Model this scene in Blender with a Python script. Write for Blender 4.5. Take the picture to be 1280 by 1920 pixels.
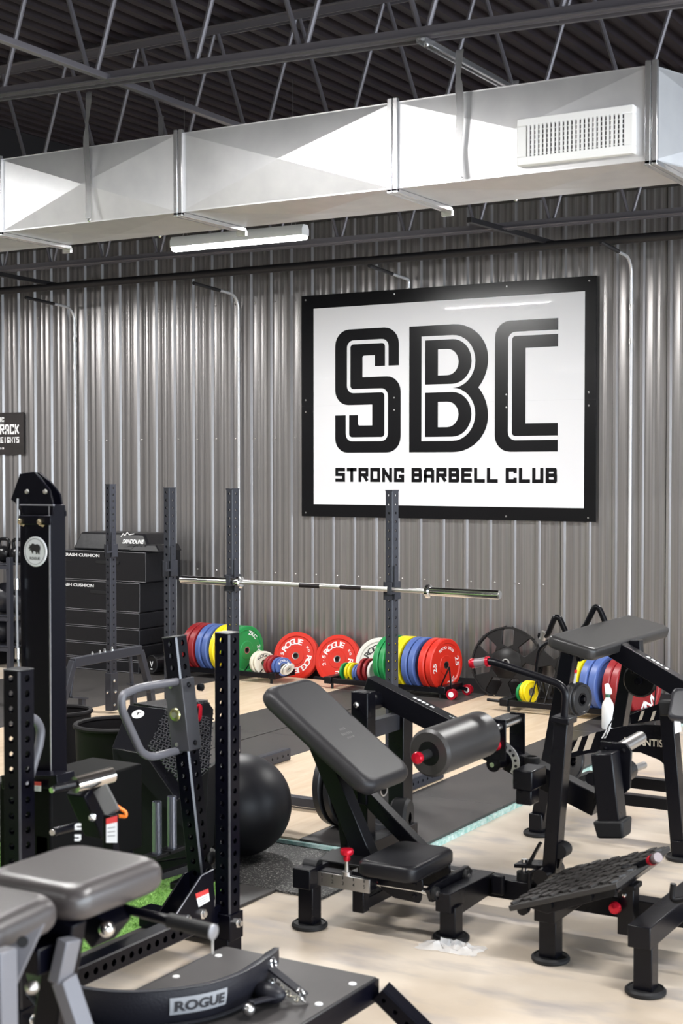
import bpy, bmesh, math, random
import numpy as np
from mathutils import Vector, Matrix
random.seed(7)
for o in list(bpy.data.objects): bpy.data.objects.remove(o)
sc = bpy.context.scene
COL = sc.collection
PI = math.pi
V3 = Vector

# ------------------------------------------------------------------ camera, world, exposure
FPX, HC, TH = 2735.0, 1.985, math.radians(30.65)
PITCH = math.atan(84/FPX)
cam = bpy.data.cameras.new('camera'); camo = bpy.data.objects.new('camera', cam); COL.objects.link(camo)
camo.location = (0, 0, HC); camo.rotation_euler = (PI/2-PITCH, 0, TH)
cam.sensor_fit = 'VERTICAL'; cam.sensor_height = 36; cam.sensor_width = 24; cam.lens = 36*FPX/1920
cam.dof.use_dof = True; cam.dof.focus_distance = 9.8; cam.dof.aperture_fstop = 4.5
cam.clip_end = 200
sc.camera = camo
w = bpy.data.worlds.new('world'); sc.world = w; w.use_nodes = True
w.node_tree.nodes['Background'].inputs[0].default_value = (.80, .90, 1, 1)
w.node_tree.nodes['Background'].inputs[1].default_value = 10.0      # overcast daylight outside the windows
sc.view_settings.view_transform = 'Standard'; sc.view_settings.look = 'None'
sc.view_settings.exposure = 0.55; sc.view_settings.gamma = 1
LAMP_W = 98.0

# pixel of the photograph -> point on a plane of the room (used to measure positions)
_R = V3((math.cos(TH), math.sin(TH), 0)); _D = V3((-math.sin(TH), math.cos(TH), 0))
_F = _D*math.cos(PITCH)+V3((0, 0, -math.sin(PITCH))); _U = _R.cross(_F); CAM = V3((0, 0, HC))
def ray(x, y): return _R*((x-640)/FPX)-_U*((y-960)/FPX)+_F
def az(x, y, z): r = ray(x, y); return CAM+r*((z-HC)/r.z)
def ay(x, y, Y): r = ray(x, y); return CAM+r*(Y/r.y)
def ax(x, y, X): r = ray(x, y); return CAM+r*(X/r.x)
def ad(x, y, d): return CAM+ray(x, y)*d

# ------------------------------------------------------------------ materials
MATS = {}
def mat(name, col, rough=.5, metal=0, noise=None, bump=None, emit=None, spec=.5, rvar=0, coat=0):
    """noise=(scale, amount, colour2)  bump=(scale, strength)"""
    if name in MATS: return MATS[name]
    m = bpy.data.materials.new(name); m.use_nodes = True; nt = m.node_tree; b = nt.nodes['Principled BSDF']
    c = (*col, 1)
    b.inputs['Base Color'].default_value = c; b.inputs['Roughness'].default_value = rough
    b.inputs['Metallic'].default_value = metal; b.inputs['Specular IOR Level'].default_value = spec
    b.inputs['Coat Weight'].default_value = coat
    if noise or bump or rvar:
        tc = nt.nodes.new('ShaderNodeTexCoord')
    if noise:
        n = nt.nodes.new('ShaderNodeTexNoise'); n.inputs['Scale'].default_value = noise[0]; n.inputs['Detail'].default_value = 5
        r = nt.nodes.new('ShaderNodeValToRGB'); r.color_ramp.elements[0].position = .5-noise[1]/2; r.color_ramp.elements[1].position = .5+noise[1]/2
        r.color_ramp.elements[0].color = c; r.color_ramp.elements[1].color = (*noise[2], 1)
        nt.links.new(tc.outputs['Object'], n.inputs['Vector']); nt.links.new(n.outputs['Fac'], r.inputs['Fac']); nt.links.new(r.outputs['Color'], b.inputs['Base Color'])
    if rvar:
        n2 = nt.nodes.new('ShaderNodeTexNoise'); n2.inputs['Scale'].default_value = 3; n2.inputs['Detail'].default_value = 3
        mr = nt.nodes.new('ShaderNodeMapRange'); mr.inputs['To Min'].default_value = max(.02, rough-rvar); mr.inputs['To Max'].default_value = rough+rvar
        nt.links.new(tc.outputs['Object'], n2.inputs['Vector']); nt.links.new(n2.outputs['Fac'], mr.inputs['Value']); nt.links.new(mr.outputs[0], b.inputs['Roughness'])
    if bump:
        n3 = nt.nodes.new('ShaderNodeTexNoise'); n3.inputs['Scale'].default_value = bump[0]; n3.inputs['Detail'].default_value = 2
        bp = nt.nodes.new('ShaderNodeBump'); bp.inputs['Strength'].default_value = bump[1]; bp.inputs['Distance'].default_value = .002
        nt.links.new(tc.outputs['Object'], n3.inputs['Vector']); nt.links.new(n3.outputs['Fac'], bp.inputs['Height']); nt.links.new(bp.outputs[0], b.inputs['Normal'])
    if emit:
        b.inputs['Emission Color'].default_value = (*emit[0], 1); b.inputs['Emission Strength'].default_value = emit[1]
    MATS[name] = m; return m
BLACK = mat('powder_coated_black', (.0035, .0035, .0055), .28, .0, spec=.24, rvar=.05, bump=(900, .06))
SATIN = mat('satin_black', (.005, .005, .006), .42, spec=.25, bump=(600, .08))
RACK = mat('rack_charcoal', (.040, .042, .053), .36, .1, spec=.3, bump=(800, .06))
VINYL = mat('black_vinyl', (.007, .007, .009), .36, spec=.3, bump=(350, .25), rvar=.05)
VINYL_G = mat('grey_vinyl', (.055, .05, .05), .42, bump=(350, .2))
RUBBER = mat('black_rubber', (.010, .010, .011), .55, spec=.3, bump=(300, .2))
PLASTIC = mat('black_plastic', (.005, .005, .006), .28, spec=.3)
EDGEM = mat('corner_highlight', (.05, .05, .056), .22, .5, spec=.8)  # highlight colour for the rig posts' corner strips
CHROME = mat('chrome', (.75, .74, .73), .12, 1)
STEEL = mat('brushed_steel', (.55, .54, .53), .3, 1, bump=(400, .1))
BOLT = mat('zinc_bolt', (.8, .8, .8), .2, 1)
REDM = mat('red_anodised', (.6, .01, .03), .22, .5)
GALV = mat('galvanised_steel', (.80, .80, .81), .36, .75, noise=(9, .6, (.70, .70, .72)), rvar=.07)
GALV2 = mat('galvanised_flange', (.72, .72, .73), .25, .9)
WHITE = mat('white_paint', (.85, .85, .85), .4)
LENS = mat('lamp_lens', (.9, .9, .9), .5, emit=((1, .985, .97), 14))
CONDUIT = mat('white_conduit', (.72, .72, .74), .3, .5)
JOIST = mat('joist_grey', (.15, .14, .155), .42, .3)
DARKP = mat('dark_pipe', (.015, .014, .016), .5)
VOID = mat('dark_void', (.003, .003, .004), .8)

# corrugated wall metal: slight streaks down each panel
def wall_mat():
    m = bpy.data.materials.new('ribbed_wall_metal'); m.use_nodes = True; nt = m.node_tree; b = nt.nodes['Principled BSDF']
    tc = nt.nodes.new('ShaderNodeTexCoord'); mp = nt.nodes.new('ShaderNodeMapping'); mp.inputs['Scale'].default_value = (60, 1, .25)
    n = nt.nodes.new('ShaderNodeTexNoise'); n.inputs['Scale'].default_value = 1; n.inputs['Detail'].default_value = 3
    r = nt.nodes.new('ShaderNodeValToRGB'); r.color_ramp.elements[0].color = (.28, .268, .266, 1); r.color_ramp.elements[1].color = (.38, .366, .362, 1)
    r.color_ramp.elements[0].position = .35; r.color_ramp.elements[1].position = .65
    nt.links.new(tc.outputs['Object'], mp.inputs[0]); nt.links.new(mp.outputs[0], n.inputs['Vector']); nt.links.new(n.outputs['Fac'], r.inputs[0]); nt.links.new(r.outputs[0], b.inputs['Base Color'])
    b.inputs['Metallic'].default_value = .75; b.inputs['Roughness'].default_value = .3
    return m
WALLM = wall_mat()
DECK = mat('deck_dark', (.010, .007, .012), .5, .0, spec=.35, noise=(2, .5, (.022, .015, .018)))

def floor_mat():
    m = bpy.data.materials.new('polished_concrete'); m.use_nodes = True; nt = m.node_tree; b = nt.nodes['Principled BSDF']
    tc = nt.nodes.new('ShaderNodeTexCoord')
    def noise(s, d, sc3=(1, 1, 1)):
        mp = nt.nodes.new('ShaderNodeMapping'); mp.inputs['Scale'].default_value = sc3
        n = nt.nodes.new('ShaderNodeTexNoise'); n.inputs['Scale'].default_value = s; n.inputs['Detail'].default_value = d
        nt.links.new(tc.outputs['Object'], mp.inputs[0]); nt.links.new(mp.outputs[0], n.inputs['Vector']); return n
    n1 = noise(1.6, 6); n2 = noise(3.2, 8, (.7, 1.8, 1)); n3 = noise(90, 2)
    r1 = nt.nodes.new('ShaderNodeValToRGB'); e = r1.color_ramp.elements
    e[0].position = .36; e[0].color = (.47, .39, .305, 1); e[1].position = .62; e[1].color = (.61, .53, .44, 1)
    r2 = nt.nodes.new('ShaderNodeValToRGB'); e = r2.color_ramp.elements
    e[0].position = .50; e[0].color = (0, 0, 0, 1); e[1].position = .72; e[1].color = (.85, .85, .85, 1)
    mx = nt.nodes.new('ShaderNodeMixRGB'); mx.inputs[2].default_value = (.31, .285, .285, 1)
    nt.links.new(n1.outputs['Fac'], r1.inputs[0]); nt.links.new(n2.outputs['Fac'], r2.inputs[0])
    nt.links.new(r2.outputs[0], mx.inputs[0]); nt.links.new(r1.outputs[0], mx.inputs[1]); nt.links.new(mx.outputs[0], b.inputs['Base Color'])
    mr = nt.nodes.new('ShaderNodeMapRange'); mr.inputs['To Min'].default_value = .25; mr.inputs['To Max'].default_value = .5
    nt.links.new(n1.outputs['Fac'], mr.inputs[0]); nt.links.new(mr.outputs[0], b.inputs['Roughness'])
    bp = nt.nodes.new('ShaderNodeBump'); bp.inputs['Strength'].default_value = .1; bp.inputs['Distance'].default_value = .002
    nt.links.new(n3.outputs['Fac'], bp.inputs['Height']); nt.links.new(bp.outputs[0], b.inputs['Normal'])
    return m
FLOORM = floor_mat()
def wood_mat():
    m = bpy.data.materials.new('birch_plywood'); m.use_nodes = True; nt = m.node_tree; b = nt.nodes['Principled BSDF']
    tc = nt.nodes.new('ShaderNodeTexCoord'); mp = nt.nodes.new('ShaderNodeMapping'); mp.inputs['Scale'].default_value = (6, .7, 1)
    n = nt.nodes.new('ShaderNodeTexNoise'); n.inputs['Scale'].default_value = 2.2; n.inputs['Detail'].default_value = 6; n.inputs['Distortion'].default_value = 1.2
    r = nt.nodes.new('ShaderNodeValToRGB'); e = r.color_ramp.elements
    e[0].position = .3; e[0].color = (.58, .44, .30, 1); e[1].position = .7; e[1].color = (.69, .56, .42, 1)
    nt.links.new(tc.outputs['Object'], mp.inputs[0]); nt.links.new(mp.outputs[0], n.inputs['Vector']); nt.links.new(n.outputs['Fac'], r.inputs[0]); nt.links.new(r.outputs[0], b.inputs['Base Color'])
    b.inputs['Roughness'].default_value = .42
    return m
WOODM = wood_mat()
MAT_R = mat('rubber_mat', (.032, .03, .03), .5, noise=(3, .5, (.055, .05, .047)), rvar=.08, bump=(250, .2))
def speckle():
    m = bpy.data.materials.new('speckled_rubber'); m.use_nodes = True; nt = m.node_tree; b = nt.nodes['Principled BSDF']
    tc = nt.nodes.new('ShaderNodeTexCoord'); n = nt.nodes.new('ShaderNodeTexNoise'); n.inputs['Scale'].default_value = 130; n.inputs['Detail'].default_value = 3
    r = nt.nodes.new('ShaderNodeValToRGB'); e = r.color_ramp.elements
    e[0].position = .56; e[0].color = (.025, .024, .024, 1); e[1].position = .68; e[1].color = (.34, .33, .31, 1)
    nt.links.new(tc.outputs['Object'], n.inputs['Vector']); nt.links.new(n.outputs['Fac'], r.inputs[0]); nt.links.new(r.outputs[0], b.inputs['Base Color'])
    b.inputs['Roughness'].default_value = .6; return m
SPECK = speckle()

# ------------------------------------------------------------------ mesh builder
class MB:
    def __init__(s): s.v = []; s.f = []; s.sm = []
    def add(s, vs, fs, smooth=False):
        n = len(s.v); s.v += [tuple(p) for p in vs]; s.f += [tuple(i+n for i in f) for f in fs]; s.sm += [smooth]*len(fs); return s
    def box(s, lo, hi):
        x0, y0, z0 = [min(a, b) for a, b in zip(lo, hi)]; x1, y1, z1 = [max(a, b) for a, b in zip(lo, hi)]
        return s.add([(x0,y0,z0),(x1,y0,z0),(x1,y1,z0),(x0,y1,z0),(x0,y0,z1),(x1,y0,z1),(x1,y1,z1),(x0,y1,z1)],
                     [(0,3,2,1),(4,5,6,7),(0,1,5,4),(1,2,6,5),(2,3,7,6),(3,0,4,7)])
    def cbox(s, c, d):
        return s.box([c[i]-d[i]/2 for i in range(3)], [c[i]+d[i]/2 for i in range(3)])
    def beam(s, p0, p1, w, h, up=(0, 0, 1), w1=None, h1=None):
        p0, p1 = V3(p0), V3(p1); a = (p1-p0).normalized(); u = V3(up)
        sx = a.cross(u)
        if sx.length < 1e-4: sx = a.cross(V3((0, 1, 0)))
        sx.normalize(); sz = sx.cross(a).normalized(); vs = []
        for p, ww, hh in ((p0, w, h), (p1, w1 or w, h1 or h)):
            for i, j in ((-1,-1),(1,-1),(1,1),(-1,1)): vs.append(p+sx*(i*ww/2)+sz*(j*hh/2))
        return s.add(vs, [(0,1,2,3),(7,6,5,4),(0,4,5,1),(1,5,6,2),(2,6,7,3),(3,7,4,0)])
    def cyl(s, p0, p1, r, n=20, r1=None, caps=True):
        p0, p1 = V3(p0), V3(p1); a = (p1-p0).normalized(); x = a.orthogonal().normalized(); y = a.cross(x); r1 = r if r1 is None else r1
        vs = [p0+(x*math.cos(2*PI*i/n)+y*math.sin(2*PI*i/n))*r for i in range(n)]+[p1+(x*math.cos(2*PI*i/n)+y*math.sin(2*PI*i/n))*r1 for i in range(n)]
        s.add(vs, [(i, (i+1) % n, n+(i+1) % n, n+i) for i in range(n)], True)
        if caps: s.add(vs, [tuple(range(n-1, -1, -1)), tuple(range(n, 2*n))])
        return s
    def lathe(s, prof, o, axis, n=32, closed=False):
        """prof: (radius, height along axis)"""
        o = V3(o); a = V3(axis).normalized(); x = a.orthogonal().normalized(); y = a.cross(x); vs = []
        for r, h in prof:
            for i in range(n): vs.append(o+a*h+(x*math.cos(2*PI*i/n)+y*math.sin(2*PI*i/n))*r)
        m = len(prof); fs = []
        for k in range(m if closed else m-1):
            k2 = (k+1) % m
            for i in range(n): fs.append((k*n+i, k*n+(i+1) % n, k2*n+(i+1) % n, k2*n+i))
        return s.add(vs, fs, True)
    def tube(s, pts, r, n=10, caps=True, closed=False):
        pts = [V3(p) for p in pts]; m = len(pts); vs = []
        t = (pts[1]-pts[0]).normalized(); x = t.orthogonal().normalized()
        for k, p in enumerate(pts):
            a = pts[(k-1) % m] if (k > 0 or closed) else p; b = pts[(k+1) % m] if (k < m-1 or closed) else p
            t = (b-a).normalized(); x = (x-t*x.dot(t)).normalized(); y = t.cross(x)
            rr = r[k] if isinstance(r, (list, tuple)) else r
            for i in range(n): vs.append(p+(x*math.cos(2*PI*i/n)+y*math.sin(2*PI*i/n))*rr)
        fs = []
        for k in range(m if closed else m-1):
            k2 = (k+1) % m
            for i in range(n): fs.append((k*n+i, k*n+(i+1) % n, k2*n+(i+1) % n, k2*n+i))
        s.add(vs, fs, True)
        if caps and not closed: s.add(vs, [tuple(range(n-1, -1, -1)), tuple(range((m-1)*n, m*n))])
        return s
    def prism(s, pts, d):
        """closed polygon of 3D points pushed along vector d"""
        d = V3(d); pts = [V3(p) for p in pts]; n = len(pts); vs = pts+[p+d for p in pts]
        return s.add(vs, [tuple(range(n-1, -1, -1)), tuple(range(n, 2*n))]+[(i, (i+1) % n, n+(i+1) % n, n+i) for i in range(n)])
    def ball(s, c, r, n=24, m=14, sc3=(1, 1, 1)):
        c = V3(c); vs = [c+V3((0, 0, r*sc3[2]))]
        for j in range(1, m):
            for i in range(n):
                vs.append(c+V3((r*sc3[0]*math.sin(PI*j/m)*math.cos(2*PI*i/n), r*sc3[1]*math.sin(PI*j/m)*math.sin(2*PI*i/n), r*sc3[2]*math.cos(PI*j/m))))
        vs.append(c-V3((0, 0, r*sc3[2]))); fs = [(0, 1+i, 1+(i+1) % n) for i in range(n)]
        for j in range(m-2):
            for i in range(n): a = 1+j*n; fs.append((a+i, a+n+i, a+n+(i+1) % n, a+(i+1) % n))
        a = 1+(m-2)*n; fs += [(a+i, len(vs)-1, a+(i+1) % n) for i in range(n)]
        return s.add(vs, fs, True)
    def holed(s, p0, p1, w, d, xdir, pitch=.0508, r=.0085, faces='wd', skip=()):
        """square tube wall by wall with real holes; xdir = direction across the w side"""
        p0, p1 = V3(p0), V3(p1); L = (p1-p0).length; a = (p1-p0).normalized(); x = V3(xdir); x = (x-a*x.dot(a)).normalized(); y = a.cross(x)
        ch = .0060; cs = [(w/2, d/2-ch), (w/2-ch, d/2)], [(-w/2+ch, d/2), (-w/2, d/2-ch)], [(-w/2, -d/2+ch), (-w/2+ch, -d/2)], [(w/2-ch, -d/2), (w/2, -d/2+ch)]
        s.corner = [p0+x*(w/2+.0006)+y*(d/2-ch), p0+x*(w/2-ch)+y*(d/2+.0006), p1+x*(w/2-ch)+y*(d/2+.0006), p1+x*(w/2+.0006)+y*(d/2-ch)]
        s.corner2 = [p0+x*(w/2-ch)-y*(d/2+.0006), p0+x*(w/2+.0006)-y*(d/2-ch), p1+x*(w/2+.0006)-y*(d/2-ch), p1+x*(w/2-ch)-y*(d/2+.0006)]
        for (ax_, ay_), (bx_, by_) in cs: s.add([p0+x*ax_+y*ay_, p0+x*bx_+y*by_, p1+x*bx_+y*by_, p1+x*ax_+y*ay_], [(0, 1, 2, 3)])
        w0, d0_ = w, d; w -= 2*ch; d -= 2*ch
        for nrm, tan, off, wid, has in ((y, x, d0_/2, w, 'w' in faces), (-y, x, d0_/2, w, 'w' in faces), (x, y, w0/2, d, 'd' in faces), (-x, y, w0/2, d, 'd' in faces)):
            if not has:
                q = [p0+nrm*off-tan*wid/2, p0+nrm*off+tan*wid/2, p1+nrm*off+tan*wid/2, p1+nrm*off-tan*wid/2]; s.add(q, [(0, 1, 2, 3)]); continue
            k = max(1, int(round(L/pitch))); ph = L/k; N = 12
            for j in range(k):
                c = p0+a*(ph*(j+.5))+nrm*off; outer = []; inner = []; deep = []
                for i in range(N):
                    t = 2*PI*(i+.5)/N; cx, cy = math.cos(t), math.sin(t); m = min((wid/2)/max(abs(cx), 1e-6), (ph/2)/max(abs(cy), 1e-6))
                    outer.append(c+tan*cx*m+a*cy*m); inner.append(c+tan*cx*r+a*cy*r); deep.append(c+tan*cx*r+a*cy*r-nrm*.005)
                fs = [(i, (i+1) % N, N+(i+1) % N, N+i) for i in range(N)]+[(N+i, N+(i+1) % N, 2*N+(i+1) % N, 2*N+i) for i in range(N)]
                n0 = len(s.v); s.add(outer+inner+deep, fs)
                # square corners
                for sx_, sy_ in ((1, 1), (-1, 1), (-1, -1), (1, -1)):
                    cn = c+tan*(sx_*wid/2)+a*(sy_*ph/2)
                    q = sorted(range(N), key=lambda i: (outer[i]-cn).length)[:2]; s.add([cn, outer[q[0]], outer[q[1]]], [(0, 1, 2)])
        for p in (p0, p1):
            s.add([p-x*w/2-y*d/2, p+x*w/2-y*d/2, p+x*w/2+y*d/2, p-x*w/2+y*d/2], [(0, 1, 2, 3)])
        return s
    def xf(s, M, start=0):
        s.v[start:] = [tuple(M @ V3(p)) for p in s.v[start:]]; return s
    def build(s, name, m, parent=None, bevel=0, ang=38, seg=2):
        me = bpy.data.meshes.new(name); off = root_loc(parent) if parent else V3((0, 0, 0))
        me.from_pydata([tuple(V3(p)-off) for p in s.v], [], s.f); me.polygons.foreach_set('use_smooth', s.sm)
        me.update(); bm = bmesh.new(); bm.from_mesh(me)
        if len(bm.faces) < 60000: bmesh.ops.recalc_face_normals(bm, faces=bm.faces)
        bm.to_mesh(me); bm.free()
        try: me.set_sharp_from_angle(angle=math.radians(ang))
        except Exception: pass
        o = bpy.data.objects.new(name, me); COL.objects.link(o); me.materials.append(m)
        if parent: o.parent = parent
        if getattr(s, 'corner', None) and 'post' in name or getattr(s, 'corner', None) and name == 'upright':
            c_ = None if m is not MATS.get('rig_black') else min((s.corner, s.corner2), key=lambda q: sum(p.y for p in q)); c_ and MB().add(c_, [(0, 1, 2, 3)]).build('corner_glint', EDGEM, o)  # paler glossy strip paints the edge reflection on one corner of each rig post
        if bevel:
            b = o.modifiers.new('bevel', 'BEVEL'); b.width = bevel; b.segments = seg; b.limit_method = 'ANGLE'; b.angle_limit = math.radians(35)
        return o
def root_loc(o):
    p = V3((0, 0, 0))
    while o: p += o.location; o = o.parent
    return p
def mb(): return MB()
def arc_path(pts, rad, n=6):
    """round the corners of a polyline"""
    pts = [V3(p) for p in pts]; out = [pts[0]]
    for k in range(1, len(pts)-1):
        a, b, c = pts[k-1], pts[k], pts[k+1]; d1 = (a-b); d2 = (c-b); r = min(rad, d1.length*.45, d2.length*.45)
        p = b+d1.normalized()*r; q = b+d2.normalized()*r
        for i in range(n+1):
            t = i/n; out.append(p*(1-t)**2+b*2*t*(1-t)+q*t*t)
    out.append(pts[-1]); return out
def tag(o, label=None, cat=None, group=None, kind=None):
    if label: o['label'] = label
    if cat: o['category'] = cat
    if group: o['group'] = group
    if kind: o['kind'] = kind
    return o
def thing(name, label, cat, loc, group=None):
    o = bpy.data.objects.new(name, None); COL.objects.link(o); o.location = loc; o.empty_display_size = .05
    return tag(o, label, cat, group)
def copy_tree(o, parent=None):
    c = o.copy(); COL.objects.link(c); c.parent = parent
    for ch in list(o.children): copy_tree(ch, c)
    return c
def blobpad(mbx, c, ux, uy, uz, lx, ly, lz, r=.03, n=4):
    """rounded cushion: centre c, axes, sizes"""
    c, ux, uy, uz = V3(c), V3(ux).normalized(), V3(uy).normalized(), V3(uz).normalized()
    R = min(lx, ly)*.16; seg = []
    for qx, qy, a0 in ((1, 1, 0), (-1, 1, PI/2), (-1, -1, PI), (1, -1, 3*PI/2)):
        for i in range(n+1):
            a = a0+PI/2*i/n; seg.append((qx*(lx/2-R)+R*math.cos(a), qy*(ly/2-R)+R*math.sin(a)))
    N = len(seg); prof = []
    for i in range(n+1): a = -PI/2+PI/2*i/n; prof.append((1-(1-math.cos(a)), -lz/2+r+r*math.sin(a)))
    for i in range(n+1): a = PI/2*i/n; prof.append((math.cos(a), lz/2-r+r*math.sin(a)))
    vs = []
    for k, h in prof:
        ins = r*(1-k)
        for x, y in seg:
            sx = (abs(x)-ins)/abs(x) if abs(x) > 1e-6 else 1; sy = (abs(y)-ins)/abs(y) if abs(y) > 1e-6 else 1
            vs.append(c+ux*x*sx+uy*y*sy+uz*h)
    m = len(prof); fs = [(k*N+i, k*N+(i+1) % N, (k+1)*N+(i+1) % N, (k+1)*N+i) for k in range(m-1) for i in range(N)]
    mbx.add(vs, fs, True)
    top = vs[(m-1)*N:]; mbx.add(top+[c+uz*(lz/2+.002)], [(i, (i+1) % N, N) for i in range(N)], True)
    bot = vs[:N]; mbx.add(bot, [tuple(range(N-1, -1, -1))])
    return mbx

# ------------------------------------------------------------------ lettering
_tc = {}
def glyphs(txt, bold=.0, sx=1.0):
    """flat text mesh: list of (x, y) verts and faces, height ~1 cap = .7"""
    key = (txt, bold)
    if key not in _tc:
        cu = bpy.data.curves.new('t', 'FONT'); cu.body = txt; cu.size = 1; cu.offset = bold; cu.resolution_u = 3; cu.fill_mode = 'BOTH'
        ob = bpy.data.objects.new('t', cu); me = ob.to_mesh()
        vs = [(v.co.x, v.co.y) for v in me.vertices]; fs = [tuple(p.vertices) for p in me.polygons]
        ob.to_mesh_clear(); bpy.data.objects.remove(ob); bpy.data.curves.remove(cu); _tc[key] = (vs, fs)
    vs, fs = _tc[key]
    if not vs: return [], []
    x0 = min(v[0] for v in vs); x1 = max(v[0] for v in vs); y0 = min(v[1] for v in vs); y1 = max(v[1] for v in vs)
    return [((x-(x0+x1)/2)*sx, y-(y0+y1)/2) for x, y in vs], fs
def flat_text(m, txt, o, ex, ey, h, width=None, bold=.02, cap=.72):
    vs, fs = glyphs(txt, bold)
    if not vs: return m
    hh = max(v[1] for v in vs)-min(v[1] for v in vs); ww = max(v[0] for v in vs)-min(v[0] for v in vs)
    k = h/hh; kx = (width/ww) if width else k
    o, ex, ey = V3(o), V3(ex), V3(ey)
    return m.add([o+ex*(x*kx)+ey*(y*k) for x, y in vs], fs)
def arc_text(m, txt, o, ex, ey, R, h, mid, spread, wide=1.25, bold=.02):
    """letters set round a circle; mid = angle (deg, 90 = top) of the middle letter"""
    o, ex, ey = V3(o), V3(ex), V3(ey); n = len(txt)
    for i, ch in enumerate(txt):
        a = math.radians(mid-(i-(n-1)/2)*spread); vs, fs = glyphs(ch, bold)
        if not vs: continue
        k = h/.75; c = o+ex*R*math.cos(a)+ey*R*math.sin(a); rx = ex*math.sin(a)-ey*math.cos(a); ry = ex*math.cos(a)+ey*math.sin(a)
        m.add([c+rx*(x*k*wide)+ry*(y*k) for x, y in vs], fs)
    return m
def dash(m, o, ex, ey, L, h, n):
    """worn print too small to read: short bars"""
    o, ex, ey = V3(o), V3(ex), V3(ey); r = random.Random(n); x = -L/2
    for k in range(n):
        w_ = L/n*r.uniform(.45, .8); m.add([o+ex*x-ey*h/2, o+ex*(x+w_)-ey*h/2, o+ex*(x+w_)+ey*h/2*r.uniform(.2, 1), o+ex*x+ey*h/2], [(0, 1, 2, 3)]); x += L/n
    return m
# block letters made of thick strokes on a 4 x 6 grid
BLK = {'S': [[(4,6),(0,6),(0,3.2),(4,3.2),(4,0),(0,0)]], 'T': [[(0,6),(4,6)],[(2,6),(2,0)]], 'R': [[(0,0),(0,6),(4,6),(4,3),(0,3)],[(2.2,3),(4,0)]],
 'O': [[(0,0),(0,6),(4,6),(4,0),(0,0)]], 'N': [[(0,0),(0,6),(4,0),(4,6)]], 'G': [[(4,5.1),(4,6),(0,6),(0,0),(4,0),(4,2.3),(2.6,2.3)]],
 'B': [[(0,0),(0,6),(3.6,6),(3.9,5.4),(3.9,3.6),(3.4,3.1),(0,3.1)],[(3.4,3.1),(4,2.5),(4,.5),(3.6,0),(0,0)]], 'A': [[(0,0),(0,5),(.8,6),(3.2,6),(4,5),(4,0)],[(0,2.4),(4,2.4)]],
 'E': [[(4,6),(0,6),(0,0),(4,0)],[(0,3.1),(3.4,3.1)]], 'L': [[(0,6),(0,0),(4,0)]], 'C': [[(4,5.1),(4,6),(0,6),(0,0),(4,0),(4,.9)]],
 'U': [[(0,6),(0,0),(4,0),(4,6)]], 'K': [[(0,0),(0,6)],[(0,2.6),(1.4,3),(4,6)],[(1.4,3),(4,0)]], 'I': [[(2,0),(2,6)]], 'W': [[(0,6),(0,0),(4,0),(4,6)],[(2,0),(2,4)]],
 'H': [[(0,0),(0,6)],[(4,0),(4,6)],[(0,3),(4,3)]], 'P': [[(0,0),(0,6),(4,6),(4,2.8),(0,2.8)]], 'Y': [[(0,6),(2,3),(4,6)],[(2,3),(2,0)]]}
def stroke(m, pts, wd, o, ex, ey):
    """flat thick polyline with square joints"""
    o, ex, ey = V3(o), V3(ex), V3(ey)
    for k, ((x0, y0), (x1, y1)) in enumerate(zip(pts[:-1], pts[1:])):
        dx, dy = x1-x0, y1-y0; L = math.hypot(dx, dy); dx /= L; dy /= L; e = wd/2
        diag = abs(dx) > .05 and abs(dy) > .05
        e2 = e*.45 if diag else e
        a0 = 0 if (diag) else e2; q = []
        for px, py, s1, s2 in ((x0, y0, -1, -1), (x1, y1, 1, -1), (x1, y1, 1, 1), (x0, y0, -1, 1)):
            q.append((px+dx*s1*(e2 if not diag else e2)-dy*s2*e, py+dy*s1*(e2 if not diag else e2)+dx*s2*e))
        off = k*.00004
        m.add([o+ex*x+ey*y+ex.cross(ey)*off for x, y in q], [(0, 1, 2, 3)])
def block_text(m, txt, o, ex, ey, total, h, each=None):
    """left-bottom o; total width; cap height h"""
    ex, ey = V3(ex), V3(ey); units = sum(4+2.75 if c != ' ' else 3.0 for c in txt)-2.75+1.85
    k = total/units; ky = h/7.8; st = 1.85
    x = st/2; kk = ky
    for c in txt:
        if c == ' ': x += 3.0; continue
        q_ = MB() if each else m
        for pl in BLK[c]:
            stroke(q_, [((x+px)*k, (.92+py)*ky) for px, py in pl], st*min(k, ky), o, ex, ey)
        if each: each(q_)
        x += 4+2.75
    return m
def rounded_poly(pts, rad, n=6):
    out = []; N = len(pts)
    for k in range(N):
        a, b, c = V3((*pts[k-1], 0)), V3((*pts[k], 0)), V3((*pts[(k+1) % N], 0)); r = rad[k] if isinstance(rad, (list, tuple)) else rad
        if r <= 1e-5: out.append((b.x, b.y)); continue
        d1 = (a-b); d2 = (c-b); rr = min(r, d1.length*.49, d2.length*.49); p = b+d1.normalized()*rr; q = b+d2.normalized()*rr
        # circular-ish blend
        for i in range(n+1):
            t = i/n; u = math.radians(90)*t; v = p+(b-p)*math.sin(u)+(q-b)*(1-math.cos(u)); out.append((v.x, v.y))
    return out
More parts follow.
